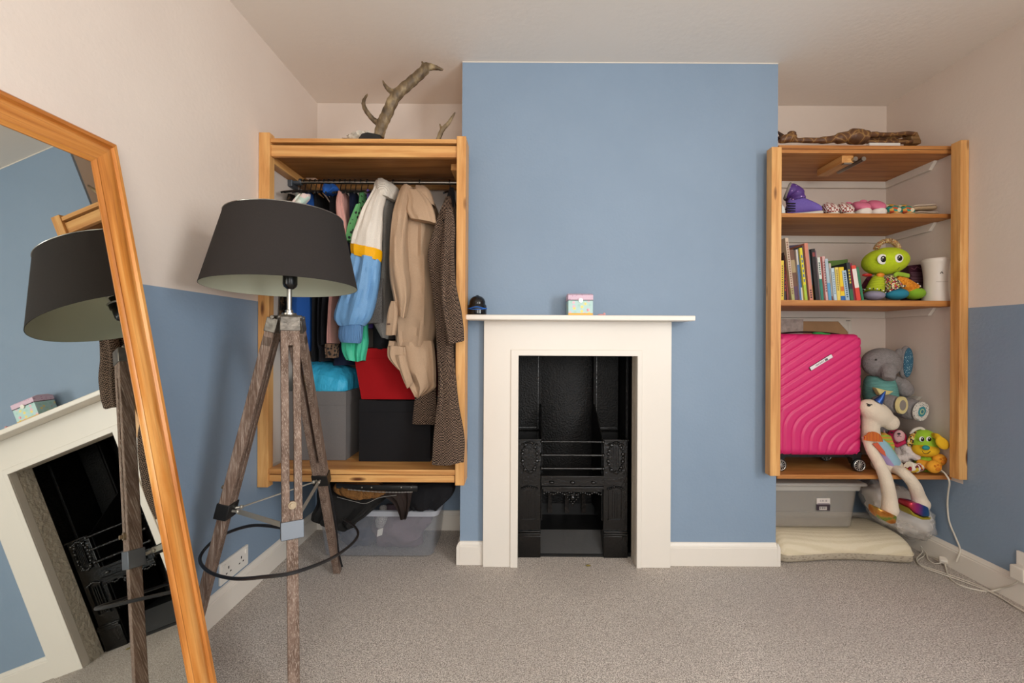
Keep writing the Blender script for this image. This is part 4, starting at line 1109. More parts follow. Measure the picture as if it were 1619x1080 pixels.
# ------------------------------------------------------------------ green octopus toy
def disc_dir(px, py, D): return at(px, py, D)
OD = 2.075
oc = thing('octopus_plush', 'lime green plush octopus with big eyes sitting right of the books', 'soft toy', (at(1405, 475, OD).x, OD+.09, Z3))
LIME = plain('lime_plush', '#b6cb1e', .95, bump=(180, .6, .004), var=(40, .08))
hc = at(1399.5, 413.5, OD+.07); hr = (.102, .078, .066); hq = Matrix.Rotation(-.12, 4, 'Y')
MB().ell(hc, hr, rot=hq, n=36, k=24).build('head', LIME, oc)
EW, EB = plain('eye_white', '#eceae4', .5), plain('eye_black', '#0a0a0a', .15)
def eye(px, py, D, par, rw, rb, flat=.25, name='eye', white=EW):
    c = D if isinstance(D, V) else at(px, py, D); m = MB(); m.ell(c, (rw, rw*flat, rw), n=20, k=12); e_ = m.build(name, white, par)
    m = MB().ell(c + V((.0, -rw*flat*.8, 0)), (rb*.9, rb*.3, rb), n=16, k=10); m.build('pupil', EB, e_)
    m = MB().ell(c + V((-rb*.35, -rw*flat*.8-rb*.28, rb*.35)), rb*.22, n=8, k=6); m.build('eye_highlight', EW, e_)
eye(0, 0, hit(1395.3, 410, hc, hr, hq), oc, .0245, .0150); eye(0, 0, hit(1421.3, 408.5, hc, hr, hq, -.004), oc, .0205, .0135)
MB().tube(smooth_path([hit(1418, 426, hc, hr, hq), hit(1420.5, 425, hc, hr, hq), hit(1422, 422.5, hc, hr, hq)], 4), .0011, 6).build('mouth', BLACK, oc)
YARN = multi('mixed_yarn', ['#c9a066', '#d9c79a', '#b06a4a', '#c4b078'], 240)
m = MB()
arc = smooth_path([at(1385, 394, 2.125), at(1390, 386, 2.125), at(1400, 381, 2.13), at(1411, 382, 2.13), at(1418, 388, 2.13), at(1420, 394, 2.13)], 7)
for i in range(1, len(arc)-1):
    d = (arc[i+1]-arc[i-1]).normalized(); u = V((0,1,0)); w = d.cross(u); rr = .0085 + .0015*math.sin(i*2.7)
    m.tube([arc[i] + (u*math.cos(a)*1.5 + w*math.sin(a))*rr for a in [2*PI*k/10 for k in range(10)]], .0024, 5, closed=True)
m.build('yarn_tuft', YARN, oc)
def stripes(name, a, b, sc, direction='Z', rough=.9):
    n = N(name); n.set(Roughness=rough); w = n.add('ShaderNodeTexWave', i_Scale=sc, bands_direction=direction); n.link(n.co(), w.inputs[0])
    n.base(n.ramp(w.outputs['Fac'], [(.35, a), (.65, b)])); n.bump(w.outputs['Fac'], .6, .004); return n.m
KNIT = multi('multicolour_knit', ['#7a1f3a', '#d8c49a', '#3a2030', '#c44a3a', '#8fa03a', '#4a1f48', '#e8dcc0'], 190)
ORK = multi('orange_knit', ['#e08a1c', '#d07a14', '#eca032'], 230)
STR = stripes('lime_stripes', '#c8d82a', '#a0b418', 62)
def tentacle(p0, p1, p2, r0, r1, mat, footmat, foot, fr):
    P = smooth_path([p0, p1, p2], 8); k = len(P)
    t = MB().tube(P, [r0 + (r1-r0)*(i/(k-1)) for i in range(k)], 20).build('tentacle', mat, oc)
    m = MB().ell(foot, fr, n=24, k=14); f = m.build('tentacle_foot', footmat, t)
    d = (P[-1]-P[-4]).normalized(); m = MB(); u = d.orthogonal().normalized(); w = d.cross(u)
    for j in range(18):
        a = 2*PI*j/18; c = P[-1] - d*.003 + u*(r1*1.02*math.cos(a)) + w*(r1*1.02*math.sin(a))
        m.ell(c, (.0035, .0035, .0035), n=6, k=4, mi=j % 2)
    m.build('stitched_trim', [BLACK, EW], t)
nk = at(1402, 440, OD+.07)
tentacle(nk + V((-.05, -.01, 0)), at(1386, 448, OD+.045), at(1382.5, 462, OD+.04), .022, .040, STR, plain('lavender_plush', '#8f8a9e', .9), at(1382, 467, OD+.045), (.044, .042, .0245))
tentacle(nk + V((-.01, -.02, 0)), at(1408, 446, OD+.040), at(1415, 459, OD+.03), .020, .040, KNIT, plain('teal_plush', '#23809a', .9), at(1417, 465, OD+.035), (.050, .042, .028))
tentacle(nk + V((.03, -.01, .0)), at(1425, 446, OD+.065), at(1441, 459, OD+.075), .018, .038, ORK, plain('green_plush', '#84b42a', .9), at(1446, 464, OD+.065), (.043, .040, .030))
tentacle(nk + V((-.06, .02, 0)), at(1374, 448, OD+.11), at(1369, 460, OD+.12), .018, .028, plain('plum_plush', '#6a2440', .9), plain('red_plush', '#b8242c', .9), at(1368, 466, OD+.12), (.030, .028, .024))
m = MB().ell(at(1371, 435, OD+.06), (.024, .012, .008), n=14, k=8); m.build('ribbon_tag', plain('red_satin', '#b8201c', .4), oc)
m = MB().tube(smooth_path([nk + V((.0, -.045, .005)), at(1420, 433, OD+.03), at(1437, 436, OD+.05)], 5), (.010), 10, flat=.4); m.build('ribbon_tag', plain('lime_satin', '#9cc43a', .4), oc)
m = MB().ell(at(1392, 435, OD+.035), (.018, .012, .011), n=14, k=8); m.build('ribbon_tag', plain('orange_satin', '#e0862a', .4), oc)
# purple card box and white speaker
cb = thing('purple_leaflet_box', 'dark purple card box with small print, behind the octopus feet', 'box', (at(1452, 475, 2.2).x, 2.2, Z3))
CD = 2.20
P = [at(1437, 475, CD), at(1466, 475, CD), at(1466, 417, CD), at(1437, 420, CD)]
P[0].z = P[1].z = Z3
MB().prism(P, (0, .05, 0)).build('carton', plain('dark_purple_card', '#3c1626', .45), cb, smooth=False)
m = MB()
for i in range(16):
    y = 431 + i*2.35; m.prism([at(1440 + (i*7 % 3), y+.9, CD-.0006), at(1463-(i*5 % 4), y+.7, CD-.0006), at(1463-(i*5 % 4), y, CD-.0006), at(1440+(i*7 % 3), y+.2, CD-.0006)], (0, .0006, 0))
m.build('small_print', plain('grey_print', '#8a6a74', .6), cb, smooth=False)
m = MB(); m.tube(smooth_path([at(1441, 424, CD-.001), at(1446, 426, CD-.001), at(1450, 422, CD-.001), at(1455, 425, CD-.001), at(1460, 423, CD-.001)], 5), .0009, 6); m.build('script_title', plain('pink_print', '#a8707c', .6), cb)
wd = thing('white_speaker', 'white waisted cylindrical device with a slanted top at the right end of the book shelf', 'speaker', (at(1483, 475, 2.12).x, 2.12, Z3))
WP = plain('white_matt_plastic', '#ded4ca', .4)
ztp = at(1480, 407, 2.11).z; cxw = at(1482.5, 440, 2.12).x; Hh = ztp - Z3; cyw = 2.125
m = MB(); R = []
for i in range(22):
    u = i/21; r = .0585 - .0100*math.sin(PI*min(1, u*1.05)) + .0015*(u > .9)
    if u > .97: r *= .93
    n_p = 40; row = []
    for j in range(n_p):
        a = 2*PI*j/n_p; x, y = math.cos(a), math.sin(a)
        z = Hh*u - (.022*(x+.15) if x > -.15 else 0)*u**6 - .006*u**6
        row.append(V((cxw + r*x, cyw + r*y, Z3 + max(0, z))))
    R.append(row)
m.rings(R); m.build('device_body', WP, wd)
m = MB(); r = .0502
m.tube([V((cxw + r*math.cos(a), cyw + r*math.sin(a), at(1480, 446, 2.1).z)) for a in [(-PI*.75 + PI*.75*i/20) for i in range(21)]], .0007, 6)
m.build('panel_line', plain('pinkish_grey', '#a89890', .6), wd)
m = MB(); c = V((cxw-.022, cyw-.0495, at(1475.5, 431, 2.08).z)); m.tube([c + V((-.0045, .003, -.005)), c + V((0, 0, .004)), c + V((.0045, -.001, -.005))], .0014, 8); m.build('emblem', BLACK, wd)

# ------------------------------------------------------------------ pink suitcase
Z4 = S4t + .0005
CDp = 2.098
sc_ = thing('hard_shell_suitcase', 'bright pink hard shell suitcase with curved grooves standing upright on the lowest shelf board', 'suitcase', (1.427, 2.2, Z4))
PNK = plain('pink_shell', '#d2286c', .42, bump=(300, .12, .001))
X0, X1 = 1.222, at(1366.5, 600, CDp).x
ZB, ZTP = at(1300, 722, CDp).z, at(1300, 528, CDp).z
Yf, Yb = CDp, CDp + .225
def groove(x, z):
    P0 = V((X0-.03, ZB+.22)); d = V((x, z)) - P0
    g1 = d.x; n2 = V((math.sin(math.radians(33)), -math.cos(math.radians(33)))); g2 = d.dot(n2)*1.02
    k = .055; h = max(0, min(1, .5 + .5*(g1-g2)/k)); g = g1*(1-h) + g2*h - k*h*(1-h)
    s = .0415; u = (g/s) % 1.0
    wv = min(abs(u-.5)*2, 1)         # 0 at groove centre
    f = max(0, 1 - wv/.42); return f*f*(3-2*f)
m = MB()
nx, nz = 110, 150
def shell(face):
    R = []
    for i in range(nz+1):
        r = []
        for j in range(nx+1):
            u, w = j/nx, i/nz
            x = X0 + (X1-X0)*u; z = ZB + (ZTP-ZB)*w
            e_ = min(u, 1-u)*(X1-X0); f_ = min(w, 1-w)*(ZTP-ZB); rr = .035
            dep = 0
            for q in (e_, f_):
                if q < rr: dep += (rr - math.sqrt(max(0, rr*rr - (rr-q)**2)))*.9
            g = groove(x, z)*.0048
            # rounded corners in plan
            cr = .030; cx_, cz_ = x, z
            if e_ < cr and f_ < cr:
                sx = 1 if u > .5 else -1; sz = 1 if w > .5 else -1
                a, b = cr-e_, cr-f_; d = math.hypot(a, b)
                mx = max(a, b)
                if d > 0: 
                    k_ = mx/d; cx_ = x + sx*(-a + a*k_); cz_ = z + sz*(-b + b*k_)
            y = (Yf + dep + g) if face else (Yb - dep - g)
            r.append(V((cx_, y, cz_)))
        R.append(r)
    return R
A, B = shell(True), shell(False)
vs = [p for r in A for p in r] + [p for r in B for p in r]; n1 = nx+1; tot = (nz+1)*n1; fs_ = []
for i in range(nz):
    for j in range(nx):
        a = i*n1+j; fs_.append((a, a+1, a+n1+1, a+n1)); b = tot+a; fs_.append((b, b+n1, b+n1+1, b+1))
edge = [j for j in range(n1)] + [i*n1+nx for i in range(1, nz+1)] + [nz*n1+j for j in range(nx-1, -1, -1)] + [i*n1 for i in range(nz-1, 0, -1)]
for q in range(len(edge)):
    a, b = edge[q], edge[(q+1) % len(edge)]; fs_.append((a, tot+a, tot+b, b))
m.add(vs, fs_); m.build('shell', PNK, sc_, angle=70)
m = MB(); ym = (Yf+Yb)/2
m.box(X0-.0015, X1+.0015, ym-.006, ym+.006, ZB-.001, ZTP+.001); m.build('zip_band', plain('dark_zip', '#2a1018', .6), sc_, bevel=.003)
# handle strap, with green ribbon
m = MB(); m.tube(smooth_path([V((X0+.04, ym-.05, ZTP-.001)), V((X0+.09, ym-.055, ZTP+.006)), V((X0+.17, ym-.055, ZTP+.009)), V((X0+.26, ym-.055, ZTP+.006)), V((X0+.33, ym-.05, ZTP-.001))], 6), .012, 10, flat=.35, up=(0,1,0)); m.build('top_handle', BLACK, sc_)
m = MB(); c = V((at(1302, 526, CDp).x, CDp+.035, ZTP+.003))
m.ell(c, (.030, .018, .0065), n=18, k=8); m.ell(c + V((.03, -.008, -.003)), (.022, .010, .004), n=14, k=8); m.build('ribbon', plain('green_ribbon', '#2f9a48', .6), sc_)
# name plate with its dark marks, lying along the grooves
c = at(1298, 573, CDp-.0015); an = math.radians(32)
Q = Matrix.Translation(c) @ Matrix.Rotation(-an, 4, 'Y')
m = MB().box(-.062, .062, -.002, .002, -.0098, .0098, 0, Q); m.build('name_plate_edge', plain('plate_edge', '#2c0c1a', .5), sc_, bevel=.002)
o = MB().box(-.060, .060, -.0032, -.0015, -.0082, .0082, 0, Q).build('name_plate', plain('name_plate', '#eae0e2', .4), sc_, bevel=.001)
m = MB(); x = -.032
for i, (w, hh) in enumerate([(.003,.006),(.004,.006),(.003,.005),(.003,.006),(.0015,.006),(.0035,.006),(.003,.006),(.0035,.006),(.0025,.006),(.003,.006)]):
    m.box(x, x+w*.35, -.0036, -.0030, -hh/2, hh/2, 0, Q)
    if i % 2: m.box(x, x+w, -.0036, -.0030, hh/2-.0012, hh/2, 0, Q)
    if i % 3: m.box(x, x+w, -.0036, -.0030, -hh/2, -hh/2+.0012, 0, Q)
    m.box(x+w*.75, x+w, -.0036, -.0030, -hh/2, hh/2, 0, Q) if i % 4 else None
    x += w + .0017
m.build('plate_lettering', plain('grey_print2', '#5c5054', .6), o, smooth=False)
m = MB()
for k in range(3): m.box(.020+.005*k, .0235+.005*k, -.0038, -.0030, -.004, .004, 0, Q)
m.box(.018, .0345, -.0038, -.0030, -.0055, -.0042, 0, Q)
m.build('plate_mark', BLACK, o, smooth=False)
ALLOY = plain('wheel_alloy', '#c4bfb8', .3, .8)
def wheel(cx, cy, r, ax='y', lab=None):
    w = MB().tube([(cx, cy-.009, Z4+r), (cx, cy-.0075, Z4+r), (cx, cy+.0075, Z4+r), (cx, cy+.009, Z4+r)], [r*.86, r, r, r*.86], 32).build('wheel', BLACK, sc_)
    m = MB(); R_ = r*.80
    m.tube([(cx + R_*math.cos(2*PI*j/32), cy-.0095, Z4+r+R_*math.sin(2*PI*j/32)) for j in range(32)], .0018, 6, closed=True)
    for j in range(12):
        a = 2*PI*j/12; m.tube([(cx + .004*math.cos(a), cy-.0105, Z4+r+.004*math.sin(a)), (cx + R_*math.cos(a), cy-.0098, Z4+r+R_*math.sin(a))], .0017, 6)
    m.ell((cx, cy-.0105, Z4+r), (.006, .002, .006), n=12, k=6)
    m.build('wheel_spokes', ALLOY, w)
WR = .0305
xwR, xwL = at(1363, 735, CDp-.012).x, at(1237, 735, CDp-.012).x
for cx in (xwL, xwR):
    for cy in (CDp+.012, Yb-.03):
        wheel(cx if cy < 2.15 else cx-.03*(1 if cx == xwR else -1), cy, WR)
m = MB()
for s, cx in ((1, xwL), (-1, xwR)):
    for cy in (CDp+.02, Yb-.04): m.prism([(cx-.022*s, cy-.006, ZB+.016), (cx+.060*s, cy-.006, ZB+.016), (cx+.060*s, cy-.006, ZB+.004), (cx+.028*s, cy-.006, ZB-.010), (cx+.018*s, cy-.006, Z4+WR), (cx-.006*s, cy-.006, Z4+WR)], (0, .035, 0))
m.build('wheel_housing', BLACK, sc_, bevel=.002)
bx('bottom_plate', X0+.05, X1-.05, Yf+.03, Yb-.03, ZB-.012, ZB+.004, BLACK, sc_)

# framed picture standing behind the suitcase, its back to the room
PD = 2.385
pf = thing('picture_frame', 'back of a framed picture standing behind the pink suitcase', 'picture', (at(1290, 560, PD).x, PD, Z4))
xa, xb_ = BR+.006, at(1346.5, 505, PD).x; zt_ = at(1300, 503, PD).z
MB().box(xa+.018, xb_-.018, PD+.004, PD+.010, Z4+.02, zt_-.018).build('backing_board', plain('brown_backing', '#a5805a', .8, var=(8, .12)), pf, smooth=False)
m = MB().box(xa, xb_, PD, PD+.02, zt_-.018, zt_).box(xb_-.018, xb_, PD, PD+.02, Z4, zt_-.018).box(xa, xb_-.018, PD, PD+.02, Z4, Z4+.018)
m.prism([(xb_-.07, PD+.001, zt_-.018), (xb_-.018, PD+.001, zt_-.018), (xb_-.018, PD+.001, zt_-.075)], (0, .004, 0))
m.build('frame_back', plain('frame_white', '#d3cbbd', .7), pf, bevel=.001)
m = MB(); c = V((xb_-.03, PD-.0005, zt_-.014))
for i in range(6): m.box(c.x+.004*i, c.x+.004*i+.0022, c.z and PD-.0008, PD, c.z-.003+(i % 2)*.002, c.z+.003)
m.build('ink_marks', BLACK, pf, smooth=False)
MB().box(xa, at(1269, 505, PD).x, PD-.006, PD-.001, zt_-.24, zt_-.008).build('bubble_wrap', plain('grey_film', '#b4a49a', .5, bump=(30, 1, .01), var=(30, .25)), pf, smooth=False)

# ------------------------------------------------------------------ elephant
GPL = plain('grey_plush', '#8b8685', 1.0, bump=(220, .9, .005), var=(70, .12))
SPK = spots('blue_sparkle_cloth', '#2f5f78', '#a8c8cc', 160, .25)
el = thing('elephant_plush', 'grey plush elephant with blue glitter ears and a teal jumper, behind the unicorn', 'soft toy', (at(1395, 700, 2.26).x, 2.30, Z4))
m = MB(); 
m.ell(at(1394, 574, 2.24), (.096, .062, .076), n=28, k=18)
m.ell(at(1398, 590, 2.20), (.035, .03, .03), n=20, k=12)
m.tube(smooth_path([at(1403, 580, 2.19), at(1405, 592, 2.165), at(1404, 600, 2.155)], 5), [.034]*5+[.028]*5+[.022], 18)
m.build('head', GPL, el, remesh=.006, relax=3)
m = MB(); c = at(1431, 573, 2.235)
m.ell(c, (.032, .024, .084), rot=Matrix.Rotation(.06, 4, 'Y'), n=24, k=16).ell(c + V((-.02, .01, .02)), (.03, .02, .05), n=20, k=12); ear = m.build('ear', GPL, el)
MB().ell(c + V((.001, -.016, .0)), (.024, .013, .074), rot=Matrix.Rotation(.06, 4, 'Y'), n=24, k=16).build('inner_ear', SPK, ear, label='blue glitter inner ear')
MB().ell(at(1385, 569, 2.172), .005, n=10, k=8).build('eye', plain('dark_thread', '#3a3434', .6), el)
m = MB(); R = []
m.tube([at(1390, 595, 2.25), at(1390, 600, 2.25), at(1391, 612, 2.25), at(1392, 625, 2.25), at(1392, 633, 2.25)], [.05, .062, .070, .074, .070], 28); m.build('jumper', stripes('teal_knit', '#78b4ac', '#5f9a94', 50), el)
m = MB().ell(at(1386, 680, 2.30), (.07, .06, .13), n=24, k=16)
for v_ in m.v: v_.z = max(v_.z, Z4)
m.build('lower_body', GPL, el)
m = MB().tube(smooth_path([at(1412, 600, 2.24), at(1425, 608, 2.225), at(1432, 617, 2.215)], 5), [.026]*4+[.036]*4+[.036]*3, 18); m.ell(at(1431, 617, 2.215), .036, n=18, k=12); m.build('arm', GPL, el, remesh=.006)
m = MB().prism([at(1385, 613, 2.168), at(1400, 617, 2.165), at(1414, 619, 2.17), at(1406, 624, 2.165), at(1393, 626, 2.165)], (0, .03, 0)); m.build('collar', plain('pale_yellow_cloth', '#d8c888', .8), el, bevel=.004)
def sole_leg(px, py, D, r, back, m1, m2, tiltv):
    c = at(px, py, D); m = MB(); d = V(tiltv).normalized()
    P = [c + d*(-.0), c + d*.03, c + d*.07, V(back)]
    m.tube(P, [r*.86, r, r*.95, r*.75], 22); m.ell(c + d*.012, (r*.95, r*.5, r*.9), n=20, k=12)
    leg = m.build('leg', GPL, el, remesh=.006)
    u = d.orthogonal().normalized(); w = d.cross(u)
    def disc(rr, off, mat, nm):
        mm = MB(); mm.tube([c - d*(off), c - d*(off-.010)], [rr, rr*1.02], 28); mm.build(nm, mat, leg)
    return leg, disc
leg, disc = sole_leg(1419, 640, 2.13, .045, at(1397, 640, 2.27), None, None, (-.35, .9, .0))
disc(.041, .022, plain('cream_sole', '#d8c88e', .8), 'sole_ring'); disc(.025, .0225, plain('grey_sole', '#8e857c', .9), 'sole_patch')
leg, disc = sole_leg(1449, 649, 2.15, .054, at(1410, 640, 2.27), None, None, (-.25, .95, .1))
disc(.046, .024, spots('dotted_cloth', '#dcd8cf', '#2c4450', 130, .26), 'sole_ring'); disc(.025, .0245, plain('teal_felt', '#3a8f9a', .8), 'sole_patch'); disc(.014, .025, plain('green_felt', '#b8cc9a', .8), 'sole_patch'); disc(.009, .0255, plain('blue_felt', '#3a7a8a', .8), 'sole_patch')

# ------------------------------------------------------------------ unicorn, legs over the edge
CRM = plain('cream_plush', '#dccdb8', .95, bump=(160, .5, .004), var=(20, .05))
un_ = thing('unicorn_plush', 'long-legged cream plush unicorn with a rainbow belly, legs dangling over the shelf edge', 'soft toy', (at(1395, 745, 2.1).x, 2.12, Z4))
m = MB()
uc, ur, uq = at(1385, 653, 2.11), (.088, .050, .053), Matrix.Rotation(.60, 4, 'Y')
m.ell(uc, ur, rot=uq, n=32, k=20)
m.ell(at(1408, 668, 2.10), (.036, .034, .038), n=20, k=12)
m.tube([at(1377, 655, 2.12), at(1376, 672, 2.12), at(1377, 700, 2.12)], [.042, .036, .042], 18)
m.build('head', CRM, un_, remesh=.006, relax=4)
m = MB().tube([at(1388, 636, 2.09), at(1393, 630, 2.085), at(1400, 618.5, 2.08)], [.020, .014, .002], 14); m.build('horn', plain('metallic_blue', '#3a5fa8', .25, .7), un_, label='metallic blue horn')
m = MB().ell(hit(1374, 641, uc, ur, uq), (.008, .004, .006), n=12, k=8).tube([hit(1370, 638, uc, ur, uq, .001), hit(1374, 640, uc, ur, uq, .003), hit(1379, 640, uc, ur, uq, .001)], .0022, 6); m.build('eye', BLACK, un_)
MB().ell(hit(1411, 660, at(1408, 668, 2.10), (.036, .034, .038)), (.004, .003, .006), n=10, k=8).build('nostril', plain('pinky_thread', '#7a4a44', .6), un_)
# torso with coloured patches
TOR = N('rainbow_patches'); TOR.set(Roughness=.85)
_d = TOR.add('ShaderNodeVectorMath', operation='DOT_PRODUCT'); TOR.link(TOR.co(loc=(0, 0, -.085)), _d.inputs[0]); _d.inputs[1].default_value = (.80, 0, .60)
_mr = TOR.add('ShaderNodeMapRange'); _mr.inputs[1].default_value = -.09; _mr.inputs[2].default_value = .08
TOR.link(_d.outputs['Value'], _mr.inputs[0])
TOR.base(TOR.ramp(_mr.outputs[0], [(0, '#d89aa0'), (.12, '#a48fb8'), (.50, '#94b8c8'), (.76, '#8cc49c'), (.90, '#a8c850')], 'CONSTANT')); TOR = TOR.m
m = MB()
R = []
for (px, py, D, rx, ry) in [(1376,686,2.13,.030,.03), (1385,695,2.125,.052,.045), (1390,708,2.12,.064,.052), (1397,722,2.118,.070,.056), (1401,734,2.118,.066,.054)]:
    c = at(px, py, D); R.append([c + V((rx*math.cos(2*PI*j/28), ry*math.sin(2*PI*j/28), -.30*rx*math.cos(2*PI*j/28))) for j in range(28)])
m.rings(R); m.build('belly', TOR, un_, label='belly in rainbow patches')
m = MB().ell(at(1402, 735, 2.118), (.066, .055, .040), n=28, k=16)
for v_ in m.v: v_.z = max(v_.z, Z4)
m.build('rump', CRM, un_)
HOO = N('iridescent_hoof'); HOO.set(Metallic=.8, Roughness=.3)
_s = HOO.add('ShaderNodeSeparateXYZ'); HOO.link(HOO.co(), _s.inputs[0]); _mr = HOO.add('ShaderNodeMapRange'); _mr.inputs[1].default_value = .035; _mr.inputs[2].default_value = .145
HOO.link(_s.outputs[0], _mr.inputs[0]); HOO.base(HOO.ramp(_mr.outputs[0], [(.0, '#d84a5a'), (.25, '#b83a90'), (.5, '#3a5aa8'), (.8, '#3a7aa0')])); HOO = HOO.m
HOY = N('iridescent_hoof_gold'); HOY.set(Metallic=.7, Roughness=.35)
HOY.base(HOY.ramp(HOY.noise(22, 2), [(.35, '#c4762e'), (.5, '#d8984a'), (.62, '#7aa04a')])); HOY = HOY.m
HOE = plain('gold_trim_cloth', '#9c8c22', .5, .3)
def limb(P, rad, nm, hoof=None, hp=None):
    pts = smooth_path(P, 6); k = len(pts)
    rr = []
    for i in range(k):
        u = i/(k-1)*(len(rad)-1); a = int(min(u, len(rad)-2)); f = u-a; rr.append(rad[a]*(1-f)+rad[a+1]*f)
    return MB().tube(pts, rr, 18).ell(pts[-1], rad[-1]*.99, n=18, k=10).build(nm, CRM, un_), pts
leg, pts = limb([at(1369, 690, 2.09), at(1378, 712, 2.072), at(1391, 735, 2.035), at(1400, 756, 2.018), at(1406, 785, 2.025), at(1407, 806, 2.02)], [.018, .023, .024, .026, .028, .034], 'leg')
R = [];  
c = at(1405, 808, 2.02)
m = MB(); m.prism([at(1389, 803, 1.985), at(1397, 807, 1.982), at(1420, 817, 1.985), at(1418, 829, 1.99), at(1409, 829.5, 1.99), at(1396, 822, 1.99), at(1389, 813, 1.99)], (0, .065, 0)); m.build('hoof', HOY, leg, bevel=.009, label='shiny orange and green hoof', segs=3)
leg, pts = limb([at(1412, 741, 2.085), at(1428, 748, 2.030), at(1444, 765, 2.015), at(1452, 785, 2.025), at(1456, 797, 2.02)], [.020, .023, .025, .028, .035], 'leg')
m = MB(); m.prism([at(1440, 795, 1.980), at(1455, 797, 1.977), at(1470, 803, 1.98), at(1472, 818, 1.985), at(1460, 818, 1.985), at(1447, 812, 1.985), at(1438, 803, 1.985)], (0, .07, 0)); h = m.build('hoof', HOO, leg, bevel=.009, label='shiny pink and blue hoof', segs=3)
m = MB(); m.prism([at(1436, 803, 1.984), at(1447, 813, 1.983), at(1460, 819, 1.983), at(1473, 819, 1.983), at(1470, 822, 1.983), at(1458, 822, 1.983), at(1444, 816, 1.983)], (0, .068, 0)); m.build('hoof_trim', HOE, leg, bevel=.002)
# orange pleated neck bow and ribbons
BOW = stripes('orange_pleats', '#e08a1c', '#c2321e', 46, 'X', .5)
m = MB(); c = at(1381, 698, 2.055)
for i in range(11):
    a = math.radians(5 + 16*i); d = V((math.cos(a), 0, math.sin(a)))
    m.prism([c, c + d*.044 + V((-d.z, 0, d.x))*.0065, c + d*.044 - V((-d.z, 0, d.x))*.0065], (0, .004 + .004*(i % 2), 0))
m.build('neck_bow', BOW, un_, smooth=False)
m = MB(); m.prism([at(1380, 702, 2.05), at(1388, 700, 2.05), at(1399, 714, 2.046), at(1401, 722, 2.046), at(1392, 716, 2.046)], (0, .004, 0)); m.build('bow_tail', plain('orange_ribbon', '#c85a3a', .5), un_)
m = MB(); m.prism([at(1391, 690, 2.13), at(1400, 684, 2.13), at(1410, 690, 2.13), at(1416, 705, 2.125), at(1414, 722, 2.12), at(1409, 724, 2.12)], (0, .03, 0)); m.build('wing', stripes('wing_cloth', '#d8943a', '#9cb43a', 18, 'Z', .7), un_, bevel=.006)

# ------------------------------------------------------------------ small white and pink cat
MG_ = plain('magenta_plush', '#b41c4c', .9, bump=(200, .6, .004)); WPL = plain('white_plush', '#d9cfcb', 1.0, bump=(120, .9, .006)); PKF = plain('pale_pink_plush', '#d8a8ac', .9)
ct = thing('cat_plush', 'small white and magenta plush cat sitting between the unicorn and the green dog', 'soft toy', (at(1425, 745, 2.2).x, 2.2, Z4))
MB().ell(at(1417, 692, 2.19), (.044, .036, .040), n=24, k=16).build('head', MG_, ct)
MB().ell(at(1421.5, 690, 2.163), (.026, .016, .031), rot=Matrix.Rotation(.1, 4, 'Y'), n=20, k=14).build('face', PKF, ct)
MB().ell(at(1421.5, 686, 2.146), (.008, .004, .005), n=12, k=8).build('nose', BLACK, ct)
MB().tube([at(1419, 690.5, 2.146), at(1421.5, 689.5, 2.144), at(1421.5, 688, 2.144), at(1421.5, 689.5, 2.144), at(1425, 690.5, 2.147)], .0011, 6).build('mouth', BLACK, ct)
MB().ell(at(1410, 684, 2.155), (.007, .003, .004), n=10, k=6).build('eye', BLACK, ct)
MB().tube([at(1399, 692, 2.2), at(1397.5, 680, 2.2)], [.012, .002], 10).build('ear', PKF, ct)
m = MB().ell(at(1424, 714, 2.20), (.045, .045, .055), n=24, k=16).ell(at(1424, 731, 2.20), (.055, .05, .045), n=24, k=16)
m.tube(smooth_path([at(1430, 705, 2.17), at(1440, 718, 2.14), at(1453, 724, 2.13)], 5), [.024]*5+[.020]*5+[.016], 16)
m.ell(at(1419, 725, 2.155), (.018, .02, .022), n=16, k=10).ell(at(1429, 726, 2.150), (.018, .02, .022), n=16, k=10)
for v_ in m.v: v_.z = max(v_.z, Z4)
m.build('cat_body', WPL, ct, remesh=.006, relax=2)
m = MB().tube([at(1405, 700, 2.16), at(1418, 705, 2.145), at(1430, 699, 2.15)], .009, 10); m.build('scarf', MG_, ct)

# ------------------------------------------------------------------ green and yellow dog
GP, YP, OP = plain('green_plush2', '#9cc832', .9, bump=(180, .5, .003)), plain('yellow_plush', '#e4b41c', .9, bump=(180, .5, .003)), plain('orange_plush', '#e8a22a', .9, bump=(180, .5, .003))
dg = thing('dog_plush', 'green and yellow plush dog with floppy ears beside the right post', 'soft toy', (at(1465, 748, 2.13).x, 2.14, Z4))
MB().ell(at(1462, 699, 2.13), (.056, .05, .060), n=28, k=18).build('head', GP, dg)
MB().ell(at(1463, 711, 2.115), (.055, .046, .034), n=28, k=16).build('muzzle', YP, dg, label='yellow muzzle')
MB().ell(at(1464, 708, 2.070), (.017, .010, .011), n=16, k=10).build('nose', plain('teal_felt2', '#1f8a8c', .7), dg)
for a_, px in ((0, 1457.5), (1, 1468.5)):
    eye(px, 694.5, 2.088, dg, .0125, .0095, .35)
m = MB().tube(smooth_path([at(1458, 713, 2.070), at(1461, 717, 2.069), at(1466, 717.5, 2.069), at(1471, 713.5, 2.072)], 4), .0012, 6); m.build('mouth', BLACK, dg)
ERL = multi('patterned_ear_cloth', ['#d8c070', '#6a3a2a', '#e8dcb8', '#b8862a', '#2a2018'], 150)
MB().ell(at(1443, 694, 2.14), (.018, .014, .042), rot=Matrix.Rotation(.5, 4, 'Y'), n=20, k=12).build('ear', ERL, dg, label='brown and cream patterned ear')
m = MB().ell(at(1490, 701, 2.045), (.036, .012, .025), rot=Matrix.Rotation(.75, 4, 'Y'), n=24, k=14).tube([at(1474, 688, 2.10), at(1481, 690, 2.06), at(1486, 695, 2.045)], [.012, .016, .018], 14, flat=.6); m.build('ear', YP, dg, remesh=.005, label='yellow floppy ear')
